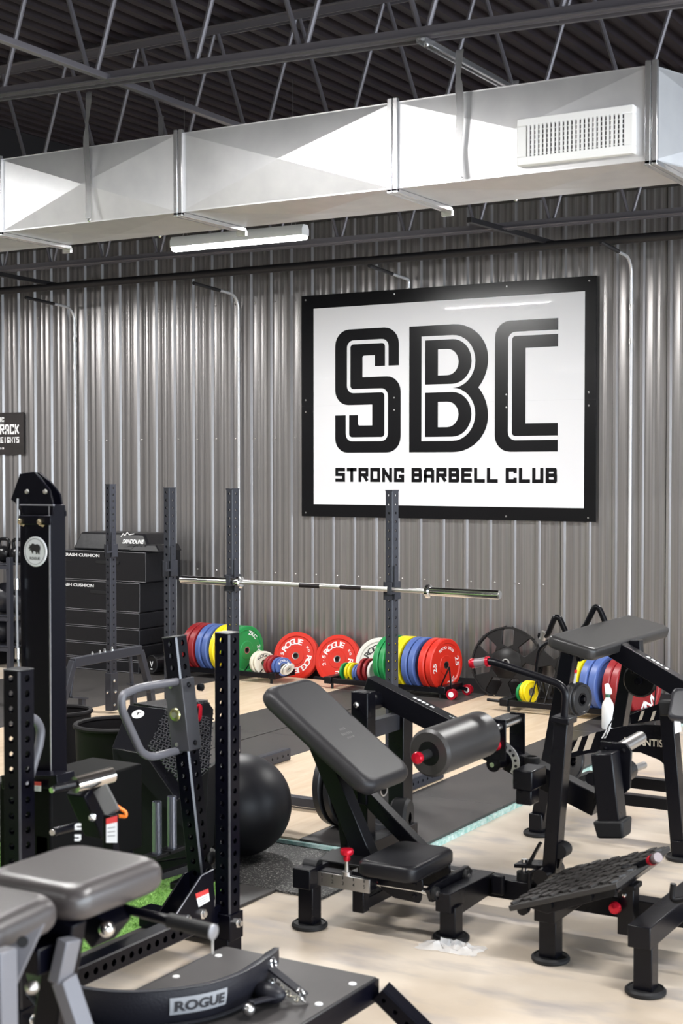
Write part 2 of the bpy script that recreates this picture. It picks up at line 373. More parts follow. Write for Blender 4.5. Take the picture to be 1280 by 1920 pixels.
def thick_path(pts, wd, r_in, n=6):
    """polygon of a right-angled path with round corners (centre-line radius r_in)"""
    P = [V3((*p, 0)) for p in pts]; fine = [P[0]]
    for k in range(1, len(P)-1):
        a, b, c = P[k-1], P[k], P[k+1]; p = b+(a-b).normalized()*r_in; q = b+(c-b).normalized()*r_in
        for i in range(n+1):
            u = PI/2*i/n; fine.append(p+(b-p)*math.sin(u)+(q-b)*(1-math.cos(u)))
    fine.append(P[-1]); L = []; Rr = []
    for k, p in enumerate(fine):
        t = ((fine[min(k+1, len(fine)-1)]-fine[max(k-1, 0)])).normalized(); nrm = V3((-t.y, t.x, 0)); L.append(p+nrm*wd/2); Rr.append(p-nrm*wd/2)
    return [(p.x, p.y) for p in L], [(p.x, p.y) for p in Rr]
def ribbon(m, pts, wd, r_in, to3, n=6):
    L, Rr = thick_path(pts, wd, r_in, n); k = len(L)
    m.add([to3(*p) for p in L+Rr], [(i, i+1, k+i+1, k+i) for i in range(k-1)])

# ================================================================== SETTING
YW = 11.6                                                   # ribbed metal wall
X0, X1, YB, ZC = -18.3, 7.3, -14.0, 4.86
def struct(name, m, mt, parent=None, bevel=0): return tag(m.build(name, mt, parent, bevel), kind=None if parent else 'structure')
struct('floor', mb().box((X0, YB, -.1), (X1, YW+.2, 0)), FLOORM)
WP = mat('painted_wall', (.16, .16, .165), .6)
struct('wall_left', mb().box((X0-.1, YB, -.1), (X0, YW+.2, ZC+.3)), WP)
WINS = [(-5.6, -2.2), (-1.6, 1.8), (2.4, 5.8), (6.4, 9.8)]; WZ0, WZ1 = .35, 3.3
m = mb().box((X1, YB, -.1), (X1+.1, YW+.2, WZ0)).box((X1, YB, WZ1), (X1+.1, YW+.2, ZC+.3))
ys_ = [YB]+[v for w_ in WINS for v in w_]+[YW+.2]
for k in range(0, len(ys_), 2): m.box((X1, ys_[k], WZ0), (X1+.1, ys_[k+1], WZ1))
wr = struct('wall_right', m, WP)
for k, (a, b) in enumerate(WINS):
    f = mb(); c = (a+b)/2
    for lo, hi in (((X1+.02, a, WZ0), (X1+.08, a+.05, WZ1)), ((X1+.02, b-.05, WZ0), (X1+.08, b, WZ1)), ((X1+.02, a, WZ0), (X1+.08, b, WZ0+.05)), ((X1+.02, a, WZ1-.05), (X1+.08, b, WZ1)), ((X1+.02, c-.025, WZ0), (X1+.08, c+.025, WZ1))): f.box(lo, hi)
    struct('window_%d' % (k+1), f, RACK)
    pl_ = bpy.data.lights.new('window_portal', 'AREA'); pl_.shape = 'RECTANGLE'; pl_.size = WZ1-WZ0; pl_.size_y = b-a; pl_.cycles.is_portal = True
    po = bpy.data.objects.new('window_portal', pl_); COL.objects.link(po); po.location = (X1+.11, c, (WZ0+WZ1)/2); po.rotation_euler = (0, PI/2, 0)
struct('wall_front', mb().box((X0, YB-.1, -.1), (X1, YB, ZC+.3)), WP)
# ribbed wall: 0.914 m sheets, each with four tall ribs and two low pencil ribs between them
wall = struct('wall_back', mb().box((X0, YW+.03, -.1), (X1, YW+.2, ZC+.3)), WP)
PIT = .2283; prof = []
for k in range(4):
    b = k*PIT
    prof += [(b+.004, 0), (b+.014, -.024), (b+.036, -.024), (b+.048, 0)]
    for c in (.105, .168): prof += [(b+c, 0), (b+c+.005, -.0032), (b+c+.013, -.0032), (b+c+.018, 0)]
prof.append((4*PIT, 0))
m = mb()
for x, y in prof: m.v += [(x, y, -.05), (x, y, ZC+.2)]
n = len(prof); m.f = [(2*i, 2*i+2, 2*i+3, 2*i+1) for i in range(n-1)]; m.sm = [False]*(n-1)
p0 = m.build('wall_panel', WALLM); p0.parent = wall
xs = -7.452; start = xs-4*PIT*12
for k in range(28):
    x = start+k*4*PIT
    if x > X1: break
    if k == 0: p = p0
    else: p = p0.copy(); COL.objects.link(p); p.parent = wall
    p.location = (x, YW, 0)
# small wall screws in rows
m = mb()
for z in (.9, 1.02+1.35, 3.53):
    zz = {0: .98, 1: 2.26, 2: 3.55}[[.9, 2.37, 3.53].index(round(z, 2))]
    for k in range(60):
        x = start+k*PIT+.075
        if -12 < x < -1.5: m.lathe([(.008, 0), (.008, .004), (.004, .008), (0, .009)], (x, YW, zz), (0, -1, 0), 6)
sc_ = m.build('wall_screw', STEEL, wall); sc_['kind'] = 'stuff'
struct('baseboard_back', mb().box((X0, YW-.035, 0), (X1, YW-.0, .13)), DARKP)

# ceiling: roof deck sheets with deep flutes running away from the camera
ceil = struct('ceiling', mb().box((X0, YB, ZC+.06), (X1, YW+.2, ZC+.2)), VOID)
prof = []; q = .1524*1.0
for k in range(6):
    b = k*q; prof += [(b, .045), (b+.020, 0), (b+.075, 0), (b+.095, .045)]
prof.append((6*q, .045)); m = mb()
for x, z in prof: m.v += [(x, 0, z), (x, YW-1.0, z)]
n = len(prof); m.f = [(2*i, 2*i+2, 2*i+3, 2*i+1) for i in range(n-1)]; m.sm = [False]*(n-1)
d0 = m.build('deck_panel', DECK); d0.parent = ceil
for k in range(13):
    d = d0 if k == 0 else d0.copy()
    if k: COL.objects.link(d); d.parent = ceil
    d.location = (-8.85+k*6*q, .95, ZC)
struct('trim_1', mb().box((-8.99, -2, 4.42), (-8.80, YW, ZC+.05)), DARKP)      # dark girder closing the deck on the left
struct('trim_2', mb().box((X0, YW-.16, 4.25), (X1, YW-.04, 4.40)), DARKP)      # eave beam at the wall

# open web steel joists
def joist(Y, zc, slope, phase, label, x_lo, x_hi, pit=.627):
    r = thing('steel_joist', label, 'roof joist', (x_lo, Y, zc(x_lo)), 'open web steel joists under the roof deck')
    top = ZC-.05
    for nm, zf, s in (('bottom_chord', zc, 1), ('top_chord', lambda x: top, -1)):
        for sy in (-1, 1):
            m = mb(); a, b = V3((x_lo, Y+sy*.025, zf(x_lo))), V3((x_hi, Y+sy*.025, zf(x_hi)))
            m.beam(a+V3((0, sy*.016, s*-.018)), b+V3((0, sy*.016, s*-.018)), .034, .007); m.beam(a, b, .006, .055)
            m.build(nm, JOIST, r)
    k0 = math.ceil((x_lo-phase)/pit)
    while phase+k0*pit < x_hi:
        x = phase+k0*pit; zb = zc(x)
        pts = arc_path([(x-pit/2+.02, Y, top-.03), (x-.012, Y, zb-.01), (x+.012, Y, zb-.01), (x+pit/2-.02, Y, top-.03)], .035, 5)
        pts2 = arc_path([(x-pit/2+.015, Y, top-.02), (x, Y, zb-.035), (x+pit/2-.015, Y, top-.02)], .05, 6)
        mb().tube(pts2, .0135, 8).build('web_rod', JOIST, r); k0 += 1
    return r
def lin(xa, za, xb, zb): return lambda x: za+(zb-za)*(x-xa)/(xb-xa)
joist(5.76, lin(-5.54, 3.955, -1.84, 3.858), 0, -3.62, 'grey open web roof joist nearest the camera, in front of the duct', -7.5, 0.5)
joist(7.80, lin(-6, 3.93, -2, 3.87), 0, -4.97-.3135+.03, 'open web roof joist seen above and behind the silver duct', -8.8, .5)
joist(10.45, lin(-9.96, 3.885, -3.29, 3.845), 0, -4.33, 'dark open web roof joist running just in front of the ribbed wall', -11.6, -1.2)
def bar(label, name, cat, a, b, w_, h_, m_):
    o = mb().beam(a, b, w_, h_).build(name, m_, None, .002); return tag(o, label, cat)
bar('grey bridging bar under the two nearest roof joists at the upper left', 'bridging_bar', 'bracing bar', (-4.72, 4.2, 3.93), (-4.80, 7.9, 3.93), .038, .03, JOIST)
bar('dark bracing channel between the far joist and the wall, above the big sign', 'bracing_channel', 'bracing bar', (-4.76, 9.9, 3.83), (-4.68, 11.5, 3.84), .04, .04, DARKP)
bar('dark bracing channel between the far joist and the wall, at the top left', 'bracing_channel', 'bracing bar', (-10.0, 10.3, 3.84), (-10.12, 11.5, 3.84), .04, .04, DARKP)
tag(mb().cyl((-11.5, 11.2, 3.80), (-1.2, 11.2, 3.80), .036, 14).build('black_pipe', DARKP), 'thick black pipe running level just below the far roof joist', 'pipe')

# conduits: up the wall, bent forward to the joist
for px, ztop, dx, lab in ((140, 3.62, -.30, 'white conduit down the wall at the far left, behind the rig'), (447, 3.63, -.3, 'white conduit down the wall behind the middle squat stand'),
                          (766, 3.66, -.3, 'white conduit ending behind the top edge of the big sign'), (1182, 3.70, -.25, 'white conduit down the wall right of the big sign')):
    x = ay(px, 700, YW-.03).x; c = thing('conduit', lab, 'conduit', (x, YW-.03, .1), 'thin white conduits on the ribbed wall')
    zb = 3.585 if px == 766 else .13
    pts = arc_path([(x, YW-.03, zb), (x, YW-.03, ztop), (x, YW-.42, ztop+.02)], .16, 8)
    mb().tube(pts, .0135, 10).build('pipe', CONDUIT, c)
    mb().tube([V3((x, YW-.34, ztop+.016)), V3((x, YW-.75, ztop+.04))], .017, 8).build('elbow_stub', DARKP, c)
    for zz in (3.3, 3.02):
        if zz < zb: continue
        mb().cyl((x, YW-.03, zz-.022), (x, YW-.03, zz+.022), .019, 12).build('coupling', STEEL, c)

# ------------------------------------------------------------------ duct with grille, straps and strut
DY, DZ0, DZ1, DYB = 5.93, 3.265, 3.66, 6.47
duct = thing('air_duct', 'long galvanised square air duct hung below the roof joists', 'duct', (-6.9, DY, DZ0))
def xface(m, a, b, c, d, nrm, k=.022, inset=.045):
    """sheet a-b-c-d with cross-broken creases: flat margin, raised centre"""
    a, b, c, d = map(V3, (a, b, c, d)); ce = (a+b+c+d)/4; q = [p+(ce-p)*.03 for p in (a, b, c, d)]
    m.add([a, b, c, d]+q+[ce+V3(nrm)*k], [(0,1,5,4),(1,2,6,5),(2,3,7,6),(3,0,4,7),(4,5,8),(5,6,8),(6,7,8),(7,4,8)])
SX = [-6.91, -5.68, -4.46, -3.235, -2.01]
for a, b in zip(SX[:-1], SX[1:]):
    m = mb()
    xface(m, (a, DY, DZ0), (b, DY, DZ0), (b, DY, DZ1), (a, DY, DZ1), (0, -1, 0), .034 if b < -3 else .020)
    xface(m, (a, DYB, DZ0), (b, DYB, DZ0), (b, DY, DZ0), (a, DY, DZ0), (0, 0, -1), .022)
    xface(m, (a, DYB, DZ1), (b, DYB, DZ1), (b, DYB, DZ0), (a, DYB, DZ0), (0, 1, 0), .010)
    xface(m, (a, DY, DZ1), (b, DY, DZ1), (b, DYB, DZ1), (a, DYB, DZ1), (0, 0, 1), .010)
    m.build('duct_section', GALV, duct, ang=1)
# angled end section
A0, A1 = V3((-2.01, DY, 0)), V3((-2.01, DYB, 0)); dv = V3((.22, .72, 0)).normalized()*1.3
m = mb()
for (p, q_, zA, zB, nr) in ((A0, A0+dv, DZ0, DZ1, (1, -.3, 0)),):
    xface(m, (p.x, p.y, zA), (q_.x, q_.y, zA), (q_.x, q_.y, zB), (p.x, p.y, zB), nr)
p, q_, r_, s_ = A0, A0+dv, A1+dv*.75+V3((-.35, 0, 0)), A1
for z in (DZ0, DZ1): m.add([(v.x, v.y, z) for v in (p, q_, r_, s_)], [(0, 1, 2, 3)])
m.build('duct_section', GALV, duct, ang=1)
for x in SX[1:]:
    for s in (-.0145, .0145):
        mb().box((x+s-.012, DY-.016, DZ0-.016), (x+s+.012, DY+.004, DZ1+.016)).build('flange', GALV2, duct, .002)
        mb().box((x+s-.012, DY-.016, DZ0-.022), (x+s+.012, DYB+.016, DZ0-.002)).build('flange', GALV2, duct, .002)
    mb().cbox((x, DYB+.01, DZ0-.03), (.06, .02, .03)).build('flange_corner', GALV2, duct, .002)
# grille
DYG = DY-.020
GX0, GX1, GZ0, GZ1 = -2.603, -2.078, 3.296, 3.497
gr = mb()
for lo, hi in (((GX0, DYG-.022, GZ0), (GX1, DYG+.03, GZ0+.036)), ((GX0, DYG-.022, GZ1-.034), (GX1, DYG+.03, GZ1)), ((GX0, DYG-.022, GZ0+.036), (GX0+.043, DYG+.03, GZ1-.034)), ((GX1-.04, DYG-.022, GZ0+.036), (GX1, DYG+.03, GZ1-.034))): gr.box(lo, hi)
gf = gr.build('grille_frame', WHITE, duct, .003)
mb().box((GX0+.04, DYG-.014, GZ0+.03), (GX1-.035, DYG-.012, GZ1-.03)).build('grille_back', VOID, gf)
nl = 23; lx0, lx1 = GX0+.046, GX1-.043
for k in range(nl):
    x = lx0+(lx1-lx0)*(k+.5)/nl
    mb().box((x-.0052, DYG-.026, GZ0+.034), (x+.0052, DYG-.016, GZ1-.032)).build('louver', WHITE, gf)
for k in range(7):
    z = GZ0+.045+k*.0205; mb().box((lx0, DYG-.0155, z-.0025), (lx1, DYG-.013, z+.0025)).build('cross_blade', WHITE, gf)
# straps from the strut and bridging bar down the faces of the duct
for xx, zt in ((-5.02, 3.93), (-2.88, 3.84)):
    for yy, nm in ((DY-.038, 'front'), (DYB+.018, 'back')):
        m = mb(); n = 14; pts = []
        for i in range(n+1):
            t = i/n; z = zt+(DZ0+.015-zt)*t; wob = .006*math.sin(t*9+xx)
            pts.append((xx+wob, yy-(.012*math.sin(t*PI) if nm == 'front' else -.01), z, .018*(1-.55*max(0, math.sin(t*7-.6))*(z > DZ1+.05))))
        vs = []
        for x, y, z, h in pts: vs += [(x-h, y, z), (x+h, y+.004, z)]
        m.add(vs, [(2*i, 2*i+1, 2*i+3, 2*i+2) for i in range(n)]); m.build('hanging_strap', GALV2, duct)
        mb().lathe([(.010, 0), (.010, .008), (.006, .012), (0, .012)], (xx+.01, yy-.002, DZ0+.002), (0, -1, 0), 8).build('strap_screw', BOLT, duct)
stt = thing('strut_channel', 'bright slotted steel strut running back over the duct', 'strut', (-2.96, 5.8, 3.85))
m = mb(); m.box((-2.985, 5.68, 3.85), (-2.945, 7.85, 3.853)); m.box((-2.987, 5.68, 3.83), (-2.984, 7.85, 3.853)); m.box((-2.946, 5.68, 3.83), (-2.943, 7.85, 3.853)); m.box((-2.985, 5.68, 3.828), (-2.975, 7.85, 3.831)); m.box((-2.955, 5.68, 3.828), (-2.945, 7.85, 3.831))
m.build('channel', GALV2, stt)
mb().cyl((-2.965, 5.73, 3.84), (-2.965, 5.73, 3.82), .011, 8).build('nut', BOLT, stt)

# ------------------------------------------------------------------ hanging LED fixtures
def lamp(x, y, z, label, power=LAMP_W):
    t = thing('strip_light', label, 'lamp', (x, y, z), 'hanging white strip lights')
    mb().prism([(x-.61, y-.048, z-.035), (x-.61, y-.05, z+.01), (x-.61, y-.03, z+.045), (x-.61, y+.03, z+.045), (x-.61, y+.05, z+.01), (x-.61, y+.048, z-.035)], (1.22, 0, 0)).build('housing', WHITE, t, .003)
    m = mb(); pr = [(-.043, -.035), (-.040, -.055), (-.02, -.066), (.02, -.066), (.040, -.055), (.043, -.035)]
    m.prism([(x-.60, y+a, z+b) for a, b in pr], (1.20, 0, 0)); m.build('lens', LENS, t)
    for s in (-.5, .5):
        mb().tube([(x+s-.02, y, z+.04), (x+s, y, z+.12), (x+s, y, ZC)], .0025, 5).build('hanger_wire', STEEL, t)
        mb().tube([(x+s+.03, y, z+.04), (x+s, y, z+.12)], .0025, 5).build('hanger_wire', STEEL, t)
    l = bpy.data.lights.new('strip_light_glow', 'AREA'); l.shape = 'RECTANGLE'; l.size = 1.2; l.size_y = .09; l.energy = power; l.color = (1, .985, .965)
    lo = bpy.data.objects.new('light_source', l); COL.objects.link(lo); lo.parent = t; lo.location = (0, 0, -.07)
    return t
lamp(-6.37, 9.2, 3.735, 'lit white strip light hanging under the duct in front of the ribbed wall')
lamp(-2.17, 9.2, 3.735, 'lit strip light beyond the right edge, in the row by the wall')
lamp(-10.9, 9.2, 3.735, 'lit strip light beyond the left edge, in the row by the wall')
for i, x in enumerate((-8.2, -4.2, -.3, 3.6)): lamp(x, 4.0, 3.86, 'lit strip light in the row above the camera, place %s from the left' % ['one', 'two', 'three', 'four'][i])
for j, y in enumerate((-1.5, -7.0)):
    for i, x in enumerate((-14.5, -9.5, -4.5, .5, 5)): lamp(x, y, 3.8, 'lit strip light in the %s row behind the camera, %s from the left' % (['first', 'second'][j], ['first', 'second', 'third', 'fourth', 'fifth'][i]), LAMP_W*.45)
lamp(-15.5, 3.2, 3.75, 'lit strip light far out to the left of the rig', LAMP_W*1.6)

# ------------------------------------------------------------------ lifting platforms, mats and turf
TEAL = mat('teal_glass_edge', (.25, .52, .48), .25, .2, noise=(30, .4, (.7, .86, .84)))
def platform(cx, label):
    t = thing('lifting_platform', label, 'platform', (cx, 8.8, 0), 'wooden lifting platforms with rubber side mats')
    y0, y1 = 6.41, 11.35
    mb().box((cx-1.22, y0, 0), (cx+1.22, y1, .018)).build('base_board', SATIN, t)
    for j in range(2): mb().box((cx-.607, y0+j*(y1-y0)/2+.001, .018), (cx+.607, y0+(j+1)*(y1-y0)/2-.001, .04)).build('plywood_sheet', WOODM, t, .001)
    for sx in (-1, 1):
        for j in range(4):
            ya = y0+(y1-y0)*j/4; a = cx+sx*.61; b = cx+sx*1.218
            mb().box((a, ya+.002, .018), (b, ya+(y1-y0)/4-.002, .040)).build('rubber_mat', MAT_R, t, .002)
    return t, y0, y1
pa, y0, y1 = platform(-4.665, 'wood and rubber lifting platform under the middle squat stand, teal edge strips')
mb().box((-3.445, y0-.03, 0), (-3.424, y1, .026)).build('edge_strip', TEAL, pa); mb().box((-5.885, y0-.03, .012), (-3.445, y0-.002, .030)).build('edge_strip', TEAL, pa)
platform(-7.115, 'wood and rubber lifting platform at the left, with the black foam boxes behind it')
tag(mb().box((-9.6, 6.35, 0), (-8.35, 11.5, .02)).build('rubber_floor_mat', MAT_R), 'dark rubber mat on the floor left of the platforms', 'mat')
tag(mb().box((-7.6, 5.66, 0), (-3.46, 6.37, .012)).build('rubber_floor_mat', SPECK), 'black rubber mat with light speckles under the exercise ball', 'mat')
tag(mb().box((-3.90, 1.0, 0), (-3.71, 5.655, .014)).build('rubber_edge_strip', MAT_R, None, .003), 'narrow dark rubber strip between the green turf and the concrete', 'mat')
GREEN = mat('turf_green', (.17, .38, .07), .7, noise=(25, .6, (.34, .58, .16)))
turf = tag(mb().box((-7.6, 1.0, 0), (-3.905, 5.655, .008)).build('turf', mat('turf_base', (.12, .26, .05), .8)), 'bright green artificial turf strip on the floor behind the near bench', 'turf')
m = mb(); rg = random.Random(3)
for i in range(26000):
    x = rg.uniform(-5.3, -3.92); y = rg.uniform(4.2, 5.65); a = rg.uniform(0, 2*PI); h = rg.uniform(.012, .020); c, s = math.cos(a)*.0028, math.sin(a)*.0028
    lx, ly = rg.uniform(-.012, .012), rg.uniform(-.012, .012)
    m.v += [(x-c, y-s, .007), (x+c, y+s, .007), (x+lx, y+ly, h)]; m.f.append((3*i, 3*i+1, 3*i+2)); m.sm.append(False)
tb = m.build('grass_blades', GREEN, turf); tb['kind'] = 'stuff'

# ------------------------------------------------------------------ the big sign
INK = mat('sign_black', (.004, .004, .005), .24, spec=.35); SW = mat('sign_white', (.70, .70, .72), .4, coat=.1)
SY = 11.562
sign = thing('wall_sign', 'large white wall sign with black border and three huge black letters', 'sign', (-5.83, SY, 1.53))
def sp(x, z, k=0): return V3((x, SY-.0012*k, z))
for z0, z1 in ((1.527, 2.5525), (2.5535, 3.579)): mb().box((-7.285, SY, z0), (-4.386, SY+.014, z1)).build('sign_sheet', INK, sign)
for z0, z1 in ((1.641, 2.5528), (2.5532, 3.455)): mb().box((-7.152, SY-.001, z0), (-4.488, SY, z1)).build('white_field', SW, sign)
def flat(m, poly, k): m.add([sp(x, z, k) for x, z in poly], [tuple(range(len(poly)))])
L = mb(); WL = mb()
ox, = (-6.918,)
S = [(.667, 2.90, 0), (.667, 3.245, .15), (0, 3.245, .15), (0, 2.554, .14), (.392, 2.554, 0), (.392, 2.365, 0), (.242, 2.365, .02), (.242, 2.461, 0), (0, 2.461, 0), (0, 2.118, .13), (.685, 2.118, .14), (.685, 2.805, .14), (.29, 2.805, 0), (.29, 3.0, .02), (.42, 3.0, 0), (.42, 2.90, 0)]
L1 = mb(); flat(L1, [(ox+x, z) for x, z in rounded_poly([(a, b) for a, b, c in S], [c for a, b, c in S])], 2)
ribbon(WL, [(.543, 2.90), (.543, 3.125), (.145, 3.125), (.145, 2.68), (.537, 2.68), (.537, 2.24), (.132, 2.24), (.132, 2.461)], .036, .05, lambda x, z: sp(ox+x, z, 3))
for x, z0, z1 in ((.543, 2.88, 2.90), ): pass
bx = -6.146
def bowl(cx, zt, zb, xr, notch): # right side of one bowl, top to bottom
    pass
def ell(cx, cz, rx, rz, a0, a1, n=10): return [(cx+rx*math.cos(math.radians(a0+(a1-a0)*i/n)), cz+rz*math.sin(math.radians(a0+(a1-a0)*i/n))) for i in range(n+1)]
Bp = [(0, 3.24)]+ell(.44, 2.93, .334, .31, 90, 0)+ell(.44, 2.93, .334, .36, 0, -44, 6)[1:]+ell(.44, 2.43, .334, .36, 44, 0, 6)[1:-1]+ell(.44, 2.43, .334, .312, 0, -90)+[(0, 2.118)]
L2 = mb(); flat(L2, [(bx+x, z) for x, z in Bp], 2)
for zt, zb in ((3.128, 2.700), (2.664, 2.235)):
    zc = (zt+zb)/2; hh = (zt-zb)/2
    outer = [(.124, zt+.018)]+ell(.43, zc, .222, hh+.018, 90, -90, 16)+[(.124, zb-.018)]
    inner = [(.160, zt-.018)]+ell(.43, zc, .186, hh-.018, 90, -90, 16)+[(.160, zb+.018)]
    n = len(outer); WL.add([sp(bx+x, z, 3) for x, z in outer+inner], [(i, (i+1) % n, n+(i+1) % n, n+i) for i in range(n)])
for zt, zb in ((3.026, 2.796), (2.563, 2.339)):
    zc = (zt+zb)/2; flat(WL, [(bx+x, z) for x, z in [(.288, zt)]+ell(.38, zc, .11, (zt-zb)/2, 90, -90, 12)+[(.288, zb)]], 3)
cx_ = -5.308
C = [(.583, 3.244, 0), (0, 3.244, .14), (0, 2.118, .14), (.583, 2.118, 0), (.583, 2.36, 0), (.287, 2.36, 0), (.287, 3.005, 0), (.583, 3.005, 0)]
L3 = mb(); flat(L3, [(cx_+x, z) for x, z in rounded_poly([(a, b) for a, b, c in C], [c for a, b, c in C])], 2)
ribbon(WL, [(.583, 3.128), (.143, 3.128), (.143, 2.235), (.583, 2.235)], .036, .05, lambda x, z: sp(cx_+x, z, 3))
[q_.build('letter', INK, sign) for q_ in (L1, L2, L3)]; WL.build('inline_stripes', SW, sign)
block_text([], 'STRONG BARBELL CLUB', sp(-6.918, 1.85, 2), (1, 0, 0), (0, 0, 1), 2.19, .128, each=lambda q_: q_.build('small_letter', INK, sign))
m = mb()
for x in (-7.24, -6.3, -5.2, -4.45):
    for z in (1.56, 2.5, 2.61, 3.54): m.lathe([(.009, 0), (.007, .004), (0, .005)], (x, SY, z), (0, -1, 0), 8)
sn = m.build('sign_screw', STEEL, sign); sn['kind'] = 'stuff'
# small sign at the left edge
s2 = thing('rerack_sign', 'small black wall sign with white capitals, cut by the left edge', 'sign', (-11.1, SY, 2.0))
zt, zb, xr = ay(44, 773, SY).z, ay(44, 852, SY).z, ay(44, 800, SY).x
mb().box((xr-1.25, SY, zb), (xr, SY+.014, zt)).build('board', mat('dark_print', (.02, .017, .016), .4, noise=(8, .5, (.035, .03, .03))), s2)
TW = mat('white_print', (.8, .8, .8), .5); m = mb(); H = zt-zb
xe = ay(36, 800, SY).x; xs_ = ay(8, 785, SY).x
block_text(m, 'RERACK', (xe-.415, SY-.002, zb+H*.475), (1, 0, 0), (0, 0, 1), .415, .112)
block_text(m, 'WEIGHTS', (xe-.31, SY-.002, zb+H*.275), (1, 0, 0), (0, 0, 1), .31, .064)
block_text(m, 'SBC', (xs_-.13, SY-.002, zb+H*.785), (1, 0, 0), (0, 0, 1), .13, .048)
m.box((xs_-.13, SY-.002, zb+H*.755), (xs_, SY-.001, zb+H*.762)); dash(m, (xs_-.07, SY-.002, zb+H*.15), (1, 0, 0), (0, 0, 1), .14, .022, 5)
m.build('lettering', TW, s2)

# ================================================================== PLATES AND THEIR CARTS
PC = {'red': (.62, .025, .012), 'dark red': (.27, .014, .018), 'blue': (.075, .13, .36), 'yellow': (.85, .68, .01), 'green': (.01, .24, .06), 'white': (.74, .73, .68), 'cream': (.70, .66, .55), 'black': (.018, .018, .02)}
def pm(c): return mat('plate_'+c.replace(' ', '_'), PC[c], .36, rvar=.06, bump=(120, .08))
PRINT_W = mat('plate_print_white', (.85, .85, .85), .5); PRINT_K = mat('plate_print_black', (.015, .015, .015), .5)
def plate(r, t, color, texts, loc, rot, label, group, prt=None, hubc=STEEL):
    """disc with its axis along local x; face text on +x"""
    o = thing('weight_plate', label, 'weight plate', (0, 0, 0), group)
    prof = [(.026, -t*.42), (r*.36, -t*.42), (r*.38, -t*.34), (r*.80, -t*.34), (r*.84, -t*.5), (r*.965, -t*.5), (r, -t*.40), (r, t*.40), (r*.965, t*.5), (r*.84, t*.5), (r*.80, t*.34), (r*.38, t*.34), (r*.36, t*.42), (.026, t*.42)]
    mb().lathe(prof, (0, 0, 0), (1, 0, 0), 48, closed=True).build('body', pm(color), o, ang=30)
    mb().lathe([(.0258, -t*.43), (.034, -t*.45), (.034, -t*.41), (.034, t*.41), (.034, t*.45), (.0258, t*.43)], (0, 0, 0), (1, 0, 0), 20, closed=True).build('hub_ring', hubc, o)
    if texts:
        m = mb()
        for txt, R_, h, mid, spread in texts: arc_text(m, txt, (t*.34+.0015, 0, 0), (0, 1, 0), (0, 0, 1), r*R_, h, mid, spread)
        m.build('lettering', prt or PRINT_W, o)
    o.location = loc; o.rotation_euler = rot; return o
RG = [('ROGUE', .60, .055, 112, 19), ('ROGUE', .60, .055, -45, 19), ('2.5', .62, .035, 188, 14), ('KG', .62, .022, 30, 12)]
BIG = .225
def lean(px, y_px, r, t, color, texts, label, group, prt=None, tilt=14, yaw=0, Y=None):
    """plate leaning back on the wall, face to the room"""
    Y = Y or YW-.04-r*2*math.sin(math.radians(tilt))*.5-t
    c = ay(px, y_px, Y); c.z = .0+r*math.cos(math.radians(tilt))+t*.4*math.sin(math.radians(tilt))
    M = Matrix.Rotation(math.radians(yaw), 4, 'Z') @ Matrix.Rotation(math.radians(-tilt), 4, 'X') @ Matrix.Rotation(-PI/2, 4, 'Z')
    p = plate(r, t, color, texts, (0, 0, 0), (0, 0, 0), label, group, prt); p.rotation_euler = M.to_euler(); p.location = c; return p
GL = 'large bumper plates leaning on the wall'
lean(556, 1234, .225, .06, 'red', RG, 'left of two big red plates leaning on the wall', GL, yaw=8)
lean(634, 1238, .225, .06, 'red', RG, 'right of two big red plates leaning on the wall', GL, yaw=4)
lean(712, 1243, .225, .05, 'white', RG[:1], 'large white plate leaning on the wall behind the green pair', GL, PRINT_K, yaw=10)
def cart(xa, xb, Y, z, label, handle_left=True, wheels=True):
    t = thing('plate_cart', label, 'plate cart', (xa, Y, z), 'low wheeled plate carts along the wall')
    for s in (-.135, .135): mb().beam((xa, Y+s, z+.07), (xb, Y+s, z+.07), .035, .045).build('side_rail', BLACK, t, .004)
    for x in (xa+.02, xb-.02): mb().cbox((x, Y, z+.075), (.07, .34, .06)).build('end_block', BLACK, t, .006)
    if handle_left: mb().tube([(xa-.14, Y-.12, z+.08), (xa, Y-.12, z+.075)], .013, 10).build('handle', BLACK, t)
    if wheels:
        for s in (-.15, .15):
            w_ = mb().cyl((xb+.07, Y+s-.02, z+.045), (xb+.07, Y+s+.02, z+.045), .045, 24).build('caster', REDM, t)
            mb().cyl((xb+.07, Y+s-.023, z+.045), (xb+.07, Y+s+.023, z+.045), .024, 16).build('caster_hub', WHITE, w_)
            mb().beam((xb-.02, Y+s*.85, z+.07), (xb+.08, Y+s*.85, z+.05), .02, .03).build('caster_arm', BLACK, t)
    for x in (xa+.05, xb-.05): mb().cyl((x, Y-.13, z), (x, Y-.13, z+.06), .012, 8).build('foot', RUBBER, t)
    return t
def divider(cartt, x, Y, z, h):
    mb().tube(arc_path([(x, Y-.11, z+.08), (x+.01, Y, z+h), (x, Y+.11, z+.08)], .02, 3), .006, 6).build('divider', BLACK, cartt)
E_TXT = [('TOKYO 2020', .66, .024, 88, 8.5), ('25', .70, .05, 8, 16), ('25', .70, .05, 185, 16), ('ZKC', .72, .035, -62, 13)]
def row(cartt, Y, z, items, group, rotz=9):
    for px, r, t, color, texts, label, prt in items:
        c = ay(px, 1250, Y); plate(r, t, color, texts, (c.x, Y, z+.07+r-.02), (0, 0, math.radians(-rotz)), label, group, prt)
